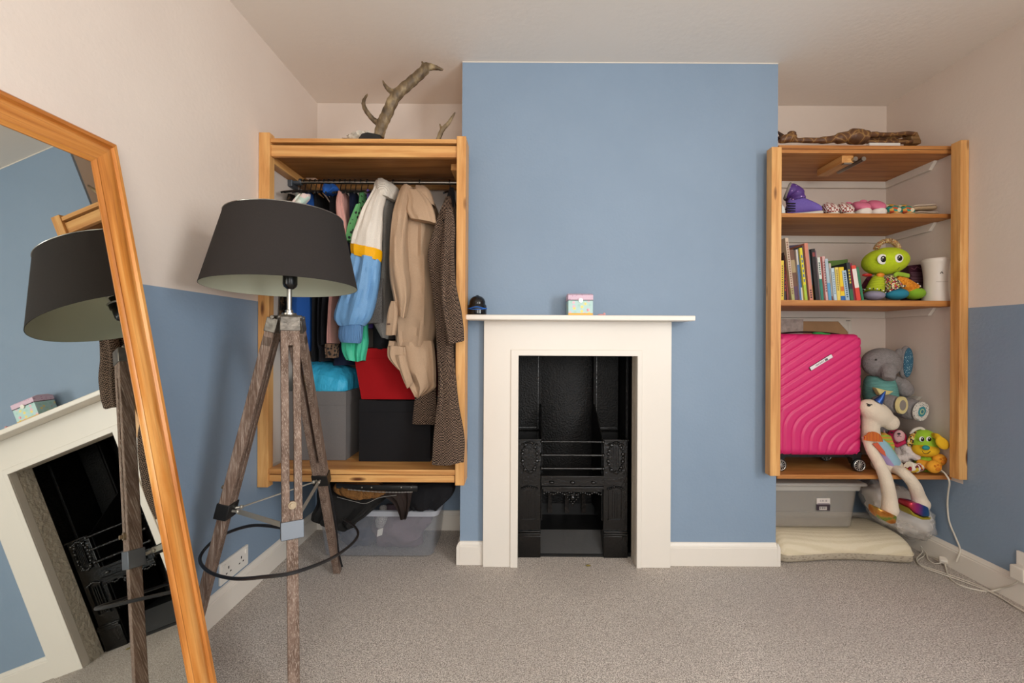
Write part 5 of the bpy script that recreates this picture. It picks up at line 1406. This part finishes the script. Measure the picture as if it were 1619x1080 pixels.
m = MB().tube(smooth_path([at(1440, 686, 2.15), at(1445, 680, 2.14), at(1455, 677, 2.135), at(1461, 680, 2.13)], 4), .007, 10); m.build('ribbon_loop', plain('white_ribbon', '#d8d0c4', .6), dg)
m = MB().ell(at(1464, 733, 2.13), (.042, .042, .044), n=24, k=14)
for v_ in m.v: v_.z = max(v_.z, Z4)
m.build('dog_body', GP, dg)
def paw(px, py, D, r, mt, nm='foot'):
    c = at(px, py, D); c.z = max(c.z, Z4 + r*.98)
    f = MB().ell(c, (r*1.05, r*.75, r), n=22, k=14).tube([c + V((0, .01, 0)), c + V((-.02, .06, .002))], [r*.7, r*.6], 14).build(nm, mt, dg, remesh=.005)
    m = MB().ell(c + V((0, -r*.70, -r*.18)), (r*.38, r*.14, r*.32), n=14, k=8)
    for a in (-1, 0, 1): m.ell(c + V((a*r*.42, -r*.68, r*.42 - abs(a)*r*.14)), (r*.16, r*.12, r*.18), n=10, k=8)
    m.build('paw_pad', plain('orange_felt', '#d07a12', .8), f)
paw(1485, 727, 2.09, .029, OP); paw(1476.5, 738, 2.062, .030, OP)
m = MB().tube(smooth_path([at(1456, 738, 2.11), at(1446, 740, 2.085), at(1436, 737, 2.075)], 5), [.020]*5+[.024]*5+[.020], 16)
for v_ in m.v: v_.z = max(v_.z, Z4)
m.build('foot', multi('red_spot_cloth', ['#e8e0d0', '#a82432', '#e4c43a', '#e8e0d0', '#7a1a28'], 70), dg, label='red and white patterned leg')

# ------------------------------------------------------------------ under the right shelves
PIL = N('pillow_cream'); PIL.set(Roughness=.9)
_w = PIL.add('ShaderNodeTexWave', i_Scale=14.0, i_Distortion=1.5, bands_direction='Y'); PIL.link(PIL.co(), _w.inputs[0])
PIL.base(PIL.ramp(_w.outputs['Fac'], [(.2, '#d8cbae'), (.7, '#e0d4ba')])); PIL.bump(PIL.noise(120, 4), .6, .005); PIL = PIL.m
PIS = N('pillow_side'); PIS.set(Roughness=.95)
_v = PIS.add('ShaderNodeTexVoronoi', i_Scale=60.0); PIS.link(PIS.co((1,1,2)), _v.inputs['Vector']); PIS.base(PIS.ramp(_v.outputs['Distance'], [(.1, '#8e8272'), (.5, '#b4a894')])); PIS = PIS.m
pl = thing('foam_pillow', 'cream contoured foam pillow lying on the carpet under the right shelves', 'pillow', (1.53, 2.25, 0))
m = MB(); nx, ny = 48, 30; xa, xb2 = 1.212, 1.875; top, bot = [], []
def pil_out(u):      # front edge, waisted
    return 2.065 + .030*math.sin(PI*u)**2 + .10*max(0, abs(u-.5)*2-.90)**1.0*4*.06
def ph(u, v):
    e1_ = min(1, min(u, 1-u)/.10); e2_ = min(1, min(v, 1-v)/.34)
    s = math.sqrt(max(0, 1-(1-e1_)**2))*math.sqrt(max(0, 1-(1-e2_)**2))
    return s*(.112 - .012*math.sin(PI*u))
for i in range(ny+1):
    v = i/ny; rt, rb = [], []
    for j in range(nx+1):
        u = j/nx; x = xa + (xb2-xa)*u; yfr = pil_out(u); y = yfr + (2.41-yfr)*v
        q = max(0, abs(u-.5)*2-.86)/.14; y = y + (.5-v)*q*q*.10
        h = ph(u, v); zbase = .004 + (1-min(1, h/.03))*.012
        rt.append(V((x, y, .044 + h*.68))); rb.append(V((x, y, zbase)))
    top.append(rt); bot.append(rb)
n1 = nx+1; vs = [p for r in top for p in r]; tot = len(vs); vsb = [p for r in bot for p in r]
f1 = [(i*n1+j, i*n1+j+1, (i+1)*n1+j+1, (i+1)*n1+j) for i in range(ny) for j in range(nx)]
edge = [j for j in range(n1)] + [i*n1+nx for i in range(1, ny+1)] + [ny*n1+j for j in range(nx-1, -1, -1)] + [i*n1 for i in range(ny-1, 0, -1)]
m.add(vs + vsb, f1 + [tuple(tot+q for q in reversed(f)) for f in f1] + [(edge[q], tot+edge[q], tot+edge[(q+1) % len(edge)], edge[(q+1) % len(edge)]) for q in range(len(edge))])
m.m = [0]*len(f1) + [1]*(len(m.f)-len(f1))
m.build('pillow_body', [PIL, PIS], pl, angle=60)
MB().tube([vs[q] for q in edge], .0035, 8, closed=True).build('piping', PIL, pl)

def clear(name, col, rough, alpha):
    """thin clouded plastic: part see-through, part milky"""
    n = N(name); n.set(Roughness=rough); n.base(col); n.b.inputs['Alpha'].default_value = alpha; n.b.inputs['Specular IOR Level'].default_value = .6
    return n.m
CLR = clear('clouded_plastic', '#c4bcb0', .3, .28); CLL = clear('clouded_plastic_lid', '#cbc6be', .35, .62); CLF = clear('clear_plastic_left', '#aeb2ba', .15, .17)
def tub(t, x0, x1, y0, y1, z0, z1, mat, lipmat, tap=.02, lip=.012):
    R = []
    def rr(z, g):
        ins = tap*(1-(z-z0)/(z1-z0)) + g; pts = []; r = .035
        X0_, X1_, Y0_, Y1_ = x0+ins, x1-ins, y0+ins, y1-ins
        for (cx, cy, a0) in ((X1_-r, Y1_-r, 0), (X0_+r, Y1_-r, PI/2), (X0_+r, Y0_+r, PI), (X1_-r, Y0_+r, 1.5*PI)):
            for k in range(7): a = a0 + PI/2*k/6; pts.append(V((cx + r*math.cos(a), cy + r*math.sin(a), z)))
        return pts
    zs_ = [z0, z0+.006] + [z0 + (z1-z0)*i/5 for i in range(1, 6)]
    outer = [rr(z, .004 if i == 0 else 0) for i, z in enumerate(zs_)]; inner = [rr(z, .0025) for z in reversed(zs_[1:])]
    MB().rings(outer + inner).build('tub', mat, t, angle=50)
    o_ = [rr(z1-.022, -lip*.6), rr(z1-.022, -lip), rr(z1, -lip), rr(z1+.002, -lip*.5), rr(z1+.002, .002), rr(z1-.002, .002)]
    MB().rings(o_, 0, False).build('rim', lipmat, t, angle=50, solid=.002)
pb = thing('plastic_storage_box', 'clouded plastic storage box with lid standing on the cream pillow', 'storage box', (1.46, 2.27, .10))
BX0, BX1 = 1.212, at(1360, 800, 2.175).x
zbb = .1215; zlt = at(1300, 768, 2.17).z
tub(pb, BX0, BX1, 2.172, 2.415, zbb, zlt, CLR, CLL, .018, .010)
m = MB(); lx1 = at(1373, 762, 2.14).x
m.box(BX0-.004, lx1, 2.14, 2.418, zlt+.003, zlt+.020); m.build('lid', CLL, pb, bevel=.008, segs=3)
c = at(1301, 798, 2.178)
m = MB().box(c.x-.033, c.x+.033, 2.174, 2.176, c.z+.003, c.z+.032).build('sticker', plain('white_sticker', '#d8cfc8', .5), pb, smooth=False)
m = MB().box(c.x-.033, c.x+.033, 2.1738, 2.1758, c.z-.028, c.z+.003).build('sticker_foot', plain('dark_sticker', '#3a2c34', .5), pb, smooth=False)
MB().box(c.x-.020, c.x+.016, 2.1728, 2.1737, c.z-.024, c.z-.008).build('barcode_panel', plain('white_sticker', '#d8cfc8', .5), pb, smooth=False)
m = MB()
for i in range(9): m.box(c.x-.018+i*.0037, c.x-.018+i*.0037+(.0012 if i % 3 else .002), 2.1722, 2.1728, c.z-.020, c.z-.009)
m.build('barcode', BLACK, pb, smooth=False)
m = MB()
for x, w in ((-.016,.006), (-.006,.002), (-.001,.004), (.007,.003), (.013,.005)):
    m.box(c.x+x, c.x+x+w, 2.1732, 2.1740, c.z+.016, c.z+.0175).box(c.x+x, c.x+x+.0012, 2.1732, 2.1740, c.z+.016, c.z+.024)
    m.box(c.x+x, c.x+x+w, 2.1732, 2.1740, c.z+.0225, c.z+.024)
m.box(c.x-.030, c.x+.030, 2.1732, 2.1740, c.z+.004, c.z+.008)
m.build('sticker_print', plain('pale_print', '#7c7078', .6), pb, smooth=False)

# stuffed clear plastic bag
bg = thing('clear_plastic_bag', 'stuffed clear plastic bag beside the lidded plastic box, under the unicorn legs', 'bag', (at(1420, 840, 2.2).x, 2.22, .1))
BAG = clear('bag_film', '#ece8e2', .16, .32)
BAGI = fabric('bag_contents', '#d6cfc8', .9, (9, .9, .03), 60, .15)
bc_ = at(1421, 806, 2.22)
def bagshape(k, seed, s=1.0):
    m = MB(); R = []
    for i in range(25):
        a = -PI/2 + PI*min(max(i, .04), 23.96)/24; row = []
        for j in range(40):
            t_ = 2*PI*j/40; d = V((math.cos(a)*math.cos(t_), math.cos(a)*math.sin(t_), math.sin(a)))
            q = noise.noise(d*2.2 + V((seed, 1, 2)))*.14 + abs(noise.noise(d*6 + V((seed, 7, 3))))*k
            s_ = s*(1+q)
            p = V((.168*d.x*s_, .125*d.y*s_, .118*d.z*s_))
            p.z -= p.x*.42                       # slumps down to the right
            p += bc_; p.x = min(p.x, XR-.019); p.y = min(p.y, 2.41); 
            p.z = max(p.z, .020 + max(0, (1.885-p.x))*.5 if p.x < 1.885 else .010)
            row.append(p)
        R.append(row)
    return m.rings(R)
bagshape(.16, 2.0).build('bag_film', BAG, bg, angle=80)
bagshape(.22, 4.0, .88).build('bag_filling', BAGI, bg)
m = MB(); 
def mark(px, py, D, pts, r=.0013):
    c = at(px, py, D); m.tube([c + V((x*.001, 0, z*.001)) for x, z in pts], r, 6)
mark(1464.5, 826, 2.135, [(4,9), (-2,11), (-6,7), (-5,1), (0,-1), (4,3), (0,4)]); mark(1466, 832, 2.14, [(-4,6), (5,-4)]); mark(1466, 832, 2.14, [(5,6), (-3,-5)])
mark(1460, 845, 2.15, [(-4,4), (4,1), (0,-6), (-5,-2)], .0015); mark(1463, 838, 2.145, [(-4,0), (-5,-5)])
m.build('printed_marks', BLACK, bg)

# ------------------------------------------------------------------ left: open plastic box with clothes
lb = thing('plastic_storage_box', 'open clear plastic storage box on the carpet under the wardrobe, heaped with dark clothes', 'storage box', (-.68, 2.24, 0))
lx0, lx1 = at(500, 880, 2.09).x, at(690, 815, 2.09).x
tub(lb, lx0, lx1, 2.09, 2.40, .004, at(600, 808, 2.09).z, CLF, clear('pale_rim', '#c0c4cc', .3, .5), .022, .010)
zt_ = at(600, 808, 2.09).z
o = lump((-.60, 2.24, .10), (.14, .12, .11), 5, .35, 2.0, flat=.014).build('folded_clothes', F_MAUVE); tag(o, 'dull mauve garment seen through the side of the clear box', 'clothes')
o = lump((-.79, 2.25, .075), (.10, .12, .07), 8, .35, 2.0, flat=.014).build('folded_clothes', F_NAVY); tag(o, 'navy garment lying in the left half of the clear box', 'clothes')
t = thing('grey_sock', 'grey speckled sock with a white tag hanging inside the front of the clear box', 'sock', (at(602, 820, 2.12).x, 2.13, .15))
MB().tube(smooth_path([at(606, 802, 2.165), at(605, 815, 2.135), at(600, 830, 2.13)], 6), [.018]*6+[.026]*5+[.020]*2, 16).ell(at(601, 829, 2.13), .021, n=16, k=10).build('sock_body', fabric('speckled_grey', '#8e8a88', .95, var=.4, weave=220), t)
MB().prism([at(597, 838, 2.118), at(606, 835, 2.118), at(604, 846, 2.118), at(596, 849, 2.118)], (0, .002, 0)).build('white_tag', plain('white_label', '#d8d4cc', .7), t, smooth=False)
def cloth(name, label, cat, rows, mat, seed, amp=.012, folds=6):
    o = drape(rows, amp=amp, folds=folds, seed=seed, n=56).build(name, mat); return tag(o, label, cat)
DKG = fabric('dark_olive_cloth', '#201f1e', .9, (10, .9, .03)); BRW = fabric('dark_brown_cloth', '#2a201c', .8, (10, .9, .03))
FUR = plain('brown_fur', '#7a5226', .95, bump=(120, 1, .01), var=(30, .35))
cloth('dark_jacket', 'dark jacket spilling over the left end of the open plastic box', 'jacket', [(498,600,770,2.10,.16), (490,606,790,2.05,.22), (492,592,806,2.04,.18), (490,575,820,2.035,.06), (496,560,830,2.035,.05), (540,554,838,2.04,.04)], DKG, 41, .010)
m = MB(); drape([(528,600,768,2.03,.06), (524,612,776,2.02,.06), (530,606,784,2.02,.06), (556,590,790,2.025,.05)], amp=.006, folds=7, seed=42, m=m); o = m.build('fur_garment', FUR); tag(o, 'brown fur trimmed garment with a silver edge on the heap under the wardrobe', 'clothes')
cloth('black_jacket', 'black jacket heaped on the right of the open plastic box under the wardrobe', 'jacket', [(600,708,768,2.09,.14), (606,716,776,2.07,.18), (612,712,790,2.065,.18), (628,700,800,2.065,.10), (640,690,808,2.07,.05)], F_BLACK, 43, .010)
cloth('brown_jacket', 'dark brown jacket with a pointed corner hanging over the front rim of the clear box', 'jacket', [(575,660,766,2.052,.02), (592,652,778,2.036,.02), (618,648,792,2.032,.025), (629,645,808,2.035,.02), (634,641,822,2.045,.015)], BRW, 44, .005)
t = thing('studded_belt', 'black belt with silver studs and twisted edge on top of the heap under the wardrobe', 'belt', (at(610, 778, 2.0).x, 2.01, at(610, 778, 2.0).z))
P = smooth_path([at(532, 768, 2.035), at(570, 771, 2.015), at(620, 772, 2.01), (at(660, 773, 2.02))], 8)
MB().tube(P, (.013), 8, flat=.2, up=(0,0,1)).build('strap', BLACK, t)
m = MB()
for px in (572, 587, 634, 650): m.ell(at(px, 771, 2.008), (.004, .002, .004), n=10, k=6)
m.build('stud', CHROME, t)
m = MB().tube(smooth_path([at(550, 774, 2.010), at(590, 777.5, 2.003), (at(625, 778.5, 2.002)), at(652, 778, 2.01)], 24), [.0022+.0009*math.sin(i*1.7) for i in range(73)], 6); m.build('twisted_trim', plain('silver_cord', '#a8a6a2', .4, .6), t)
m = MB().tube(smooth_path([at(533, 786, 2.015), at(560, 793, 2.01), at(578, 796, 2.008), at(600, 787, 2.01), at(627, 783, 2.015)], 10), .0014, 6)
o = m.build('silver_chain', plain('silver_cord', '#a8a6a2', .4, .6)); tag(o, 'thin silver chain draped below the brown fur garment', 'chain')

# ------------------------------------------------------------------ mantel shelf objects
ZM = 1.1515
t = thing('round_black_speaker', 'small domed black gadget with a bright blue band at the left end of the mantel', 'gadget', (at(752, 496, 1.985).x, 1.985, ZM))
c = V((at(753, 496, 1.985).x+.005, 1.985, ZM)); GLB = plain('gloss_black', '#0d0d10', .12)
MB().lathe([(0, 0), (.040, 0), (.041, .004), (.041, .042), (.036, .048), (.036, .050), (.0, .050)], c, 36).build('base', GLB, t)
MB().lathe([(.0355, .050), (.0355, .060), (.031, .072), (.022, .081), (.009, .086), (.005, .089), (0, .090)], c, 36).build('dome', GLB, t)
m = MB(); m.tube([c + V((.0415*math.cos(2*PI*j/40), .0415*math.sin(2*PI*j/40), .031 + .003*math.sin(3*2*PI*j/40))) for j in range(40)], .0024, 8, closed=True); m.tube([c + V((.0418*math.cos(2*PI*j/40), .0418*math.sin(2*PI*j/40), .026 + .003*math.cos(2*2*PI*j/40))) for j in range(40)], .0018, 8, closed=True)
m.build('blue_cord', plain('bright_blue_cord', '#1c62b8', .5), t)
FLO = N('floral_card'); FLO.set(Roughness=.5)
_v = FLO.add('ShaderNodeTexVoronoi', i_Scale=62.0); FLO.link(FLO.co(), _v.inputs['Vector']); _s = FLO.add('ShaderNodeSeparateColor'); FLO.link(_v.outputs['Color'], _s.inputs[0])
_c = FLO.ramp(_s.outputs[0], [(.0, '#e8b8c4'), (.2, '#f0d878'), (.35, '#a8d0c4'), (.6, '#b4d4d8'), (.8, '#c4d8b0'), (.92, '#d88a90')], 'CONSTANT')
FLO.base(FLO.mix(_c, '#b4d4d0', FLO.ramp(_v.outputs['Distance'], [(.3, (0,0,0,1)), (.5, (1,1,1,1))]))); FLO = FLO.m
t = thing('music_box', 'small floral card jewellery box with a pink lid and round clasp on the mantel', 'box', (at(918, 497, 1.96).x, 1.96, ZM))
x0_, x1_ = at(898.5, 490, 1.955).x, at(937.5, 490, 1.955).x
zz1 = at(918, 474.5, 1.955).z; zz2 = at(918, 464.5, 1.955).z
bx('box_body', x0_, x1_, 1.955, 2.04, ZM, zz1-.002, FLO, t, bevel=.001)
MB().box(x0_, x1_, 1.9545, 1.9549, ZM, ZM+.010).build('orange_border', plain('orange_print2', '#e0b04a', .5), t, smooth=False)
LIDM = spots('pink_dotted_lid', '#dcc0d0', '#c48aa8', 90, .2)
m = MB().box(x0_-.001, x1_+.001, 1.954, 2.041, zz1+.001, zz2-.006)
m.prism([(x0_-.001, 1.954, zz2-.006), (x1_+.001, 1.954, zz2-.006), (x1_+.001, 1.975, zz2+.003), (x1_+.001, 2.02, zz2+.003), (x1_+.001, 2.041, zz2-.006), (x0_-.001, 2.041, zz2-.006)][:0] or [(x0_-.001, 1.954, zz2-.006), (x0_-.001, 1.975, zz2+.002), (x0_-.001, 2.02, zz2+.002), (x0_-.001, 2.041, zz2-.006)], (x1_-x0_+.002, 0, 0))
m.build('lid', LIDM, t, bevel=.001)
m = MB().box(x0_-.0005, x1_+.0005, 1.9535, 1.955, zz1-.002, zz1+.001); m.build('seam', BLACK, t, smooth=False)
cc = V(((x0_+x1_)/2, 1.952, zz1-.002))
MB().cyl(cc + V((0, .002, 0)), cc - V((0, .002, 0)), .0095, 20).build('clasp', plain('clasp_metal', '#d8d4c8', .3, .6), t)
m = MB(); p = at(954, 496, 1.95)
m.ell((p.x+.004, 1.95, ZM+.006), (.006, .005, .006), n=12, k=8).ell((p.x-.010, 1.95, ZM+.003), (.016, .006, .0028), n=12, k=8)
o = m.build('pink_trinket', plain('pink_plastic', '#dca0a0', .5)); tag(o, 'tiny pink trinket lying on the mantel right of the floral box', 'trinket')
m = MB(); m.ell((at(930, 889, 2.04).x, at(930, 889, 2.04).y, .004), (.012, .008, .003), n=12, k=8)
o = m.build('dried_leaf', plain('leaf_olive', '#8a7a3c', .8)); tag(o, 'small curled leaf on the carpet at the foot of the fireplace opening', 'leaf')

# ------------------------------------------------------------------ white cables by the right wall
WCB = plain('white_cable', '#d2cbbd', .5)
def fl(px, py, z=.004, D=None):          # a point lying z above the carpet
    u = at(px, py, 1.0); d = (H - z)/(H - u.z); p = V((u.x*d, d, z)); p.x = min(p.x, XR-.0165); return p
def wl(px, py, off=.006):                # a point just off the right wall
    u = at(px, py, 1.0); d = (XR-off)/u.x; return V((XR-off, d, H + (u.z-H)*d))
t = thing('white_cable', 'white cable running down the right wall from the lowest shelf to the skirting', 'cable', (XR-.02, 2.0, .1))
MB().tube(smooth_path([at(1487, 743, 2.06), at(1495, 750, 2.035), at(1501, 762, 2.02), wl(1499, 780, .02), wl(1498, 800), wl(1501, 825), wl(1511, 850), wl(1518, 868), wl(1516, 878, .019), fl(1512, 888, .05)], 8), .0036, 8).build('cable', WCB, t)
m = MB(); p, q = fl(1492, 890, .016), fl(1514, 882, .030); ax = (q-p).normalized(); obox(m, p, q, V((0,0,1)).cross(ax), .030, .020); m.build('inline_connector', plain('clear_connector', '#d8d2c6', .2), t, bevel=.004)
t = thing('white_plug', 'white plug and adapter in the wall socket at the right edge of the room', 'plug', (XR-.02, wl(1612, 895).y, .2))
a_, b_ = wl(1606, 900), wl(1619, 900); y0_ = a_.y; zz_ = wl(1612, 915).z; zu = wl(1612, 880).z
MB().box(XR-.048, XR-.001, y0_-.065, y0_-.012, zz_+.005, zz_+.060).build('plug_body', plain('white_plastic2', '#dcd6ca', .35), t, bevel=.006, segs=3)
MB().box(XR-.010, XR-.001, y0_-.14, y0_-.004, zz_+.02, zz_+.11).build('socket_plate', plain('white_plastic', '#e6e2da', .3), t, bevel=.002)
pc = V((XR-.03, y0_-.035, zz_+.006))
MB().tube(smooth_path([pc, pc + V((-.004, .02, -.03)), fl(1590, 930, .03), fl(1565, 935), fl(1540, 932), fl(1515, 924), fl(1500, 912), fl(1496, 900), fl(1494, 892, .012)], 8), .0034, 8).build('plug_cable', WCB, t)
t = thing('white_cable_loop', 'thin doubled white cable looping along the right skirting towards the camera', 'cable', (1.9, 1.9, 0))
MB().tube(smooth_path([fl(1640, 985), fl(1615, 964), fl(1598, 955), fl(1575, 940), fl(1545, 925), fl(1510, 912), fl(1480, 902), fl(1455, 893), fl(1451, 886), fl(1460, 880), fl(1480, 877), fl(1491, 888, .012)], 8), .0026, 8).build('cable', WCB, t)
MB().tube(smooth_path([fl(1640, 978), fl(1610, 962, .008), fl(1570, 938, .008), fl(1530, 922, .008), fl(1490, 908, .008), fl(1458, 896, .008), fl(1449, 884, .006), fl(1458, 873, .008), fl(1466, 864, .03), fl(1464, 874, .012), fl(1468, 885, .006), fl(1478, 891), fl(1488, 890, .012)], 8), .0026, 8).build('cable', WCB, t)
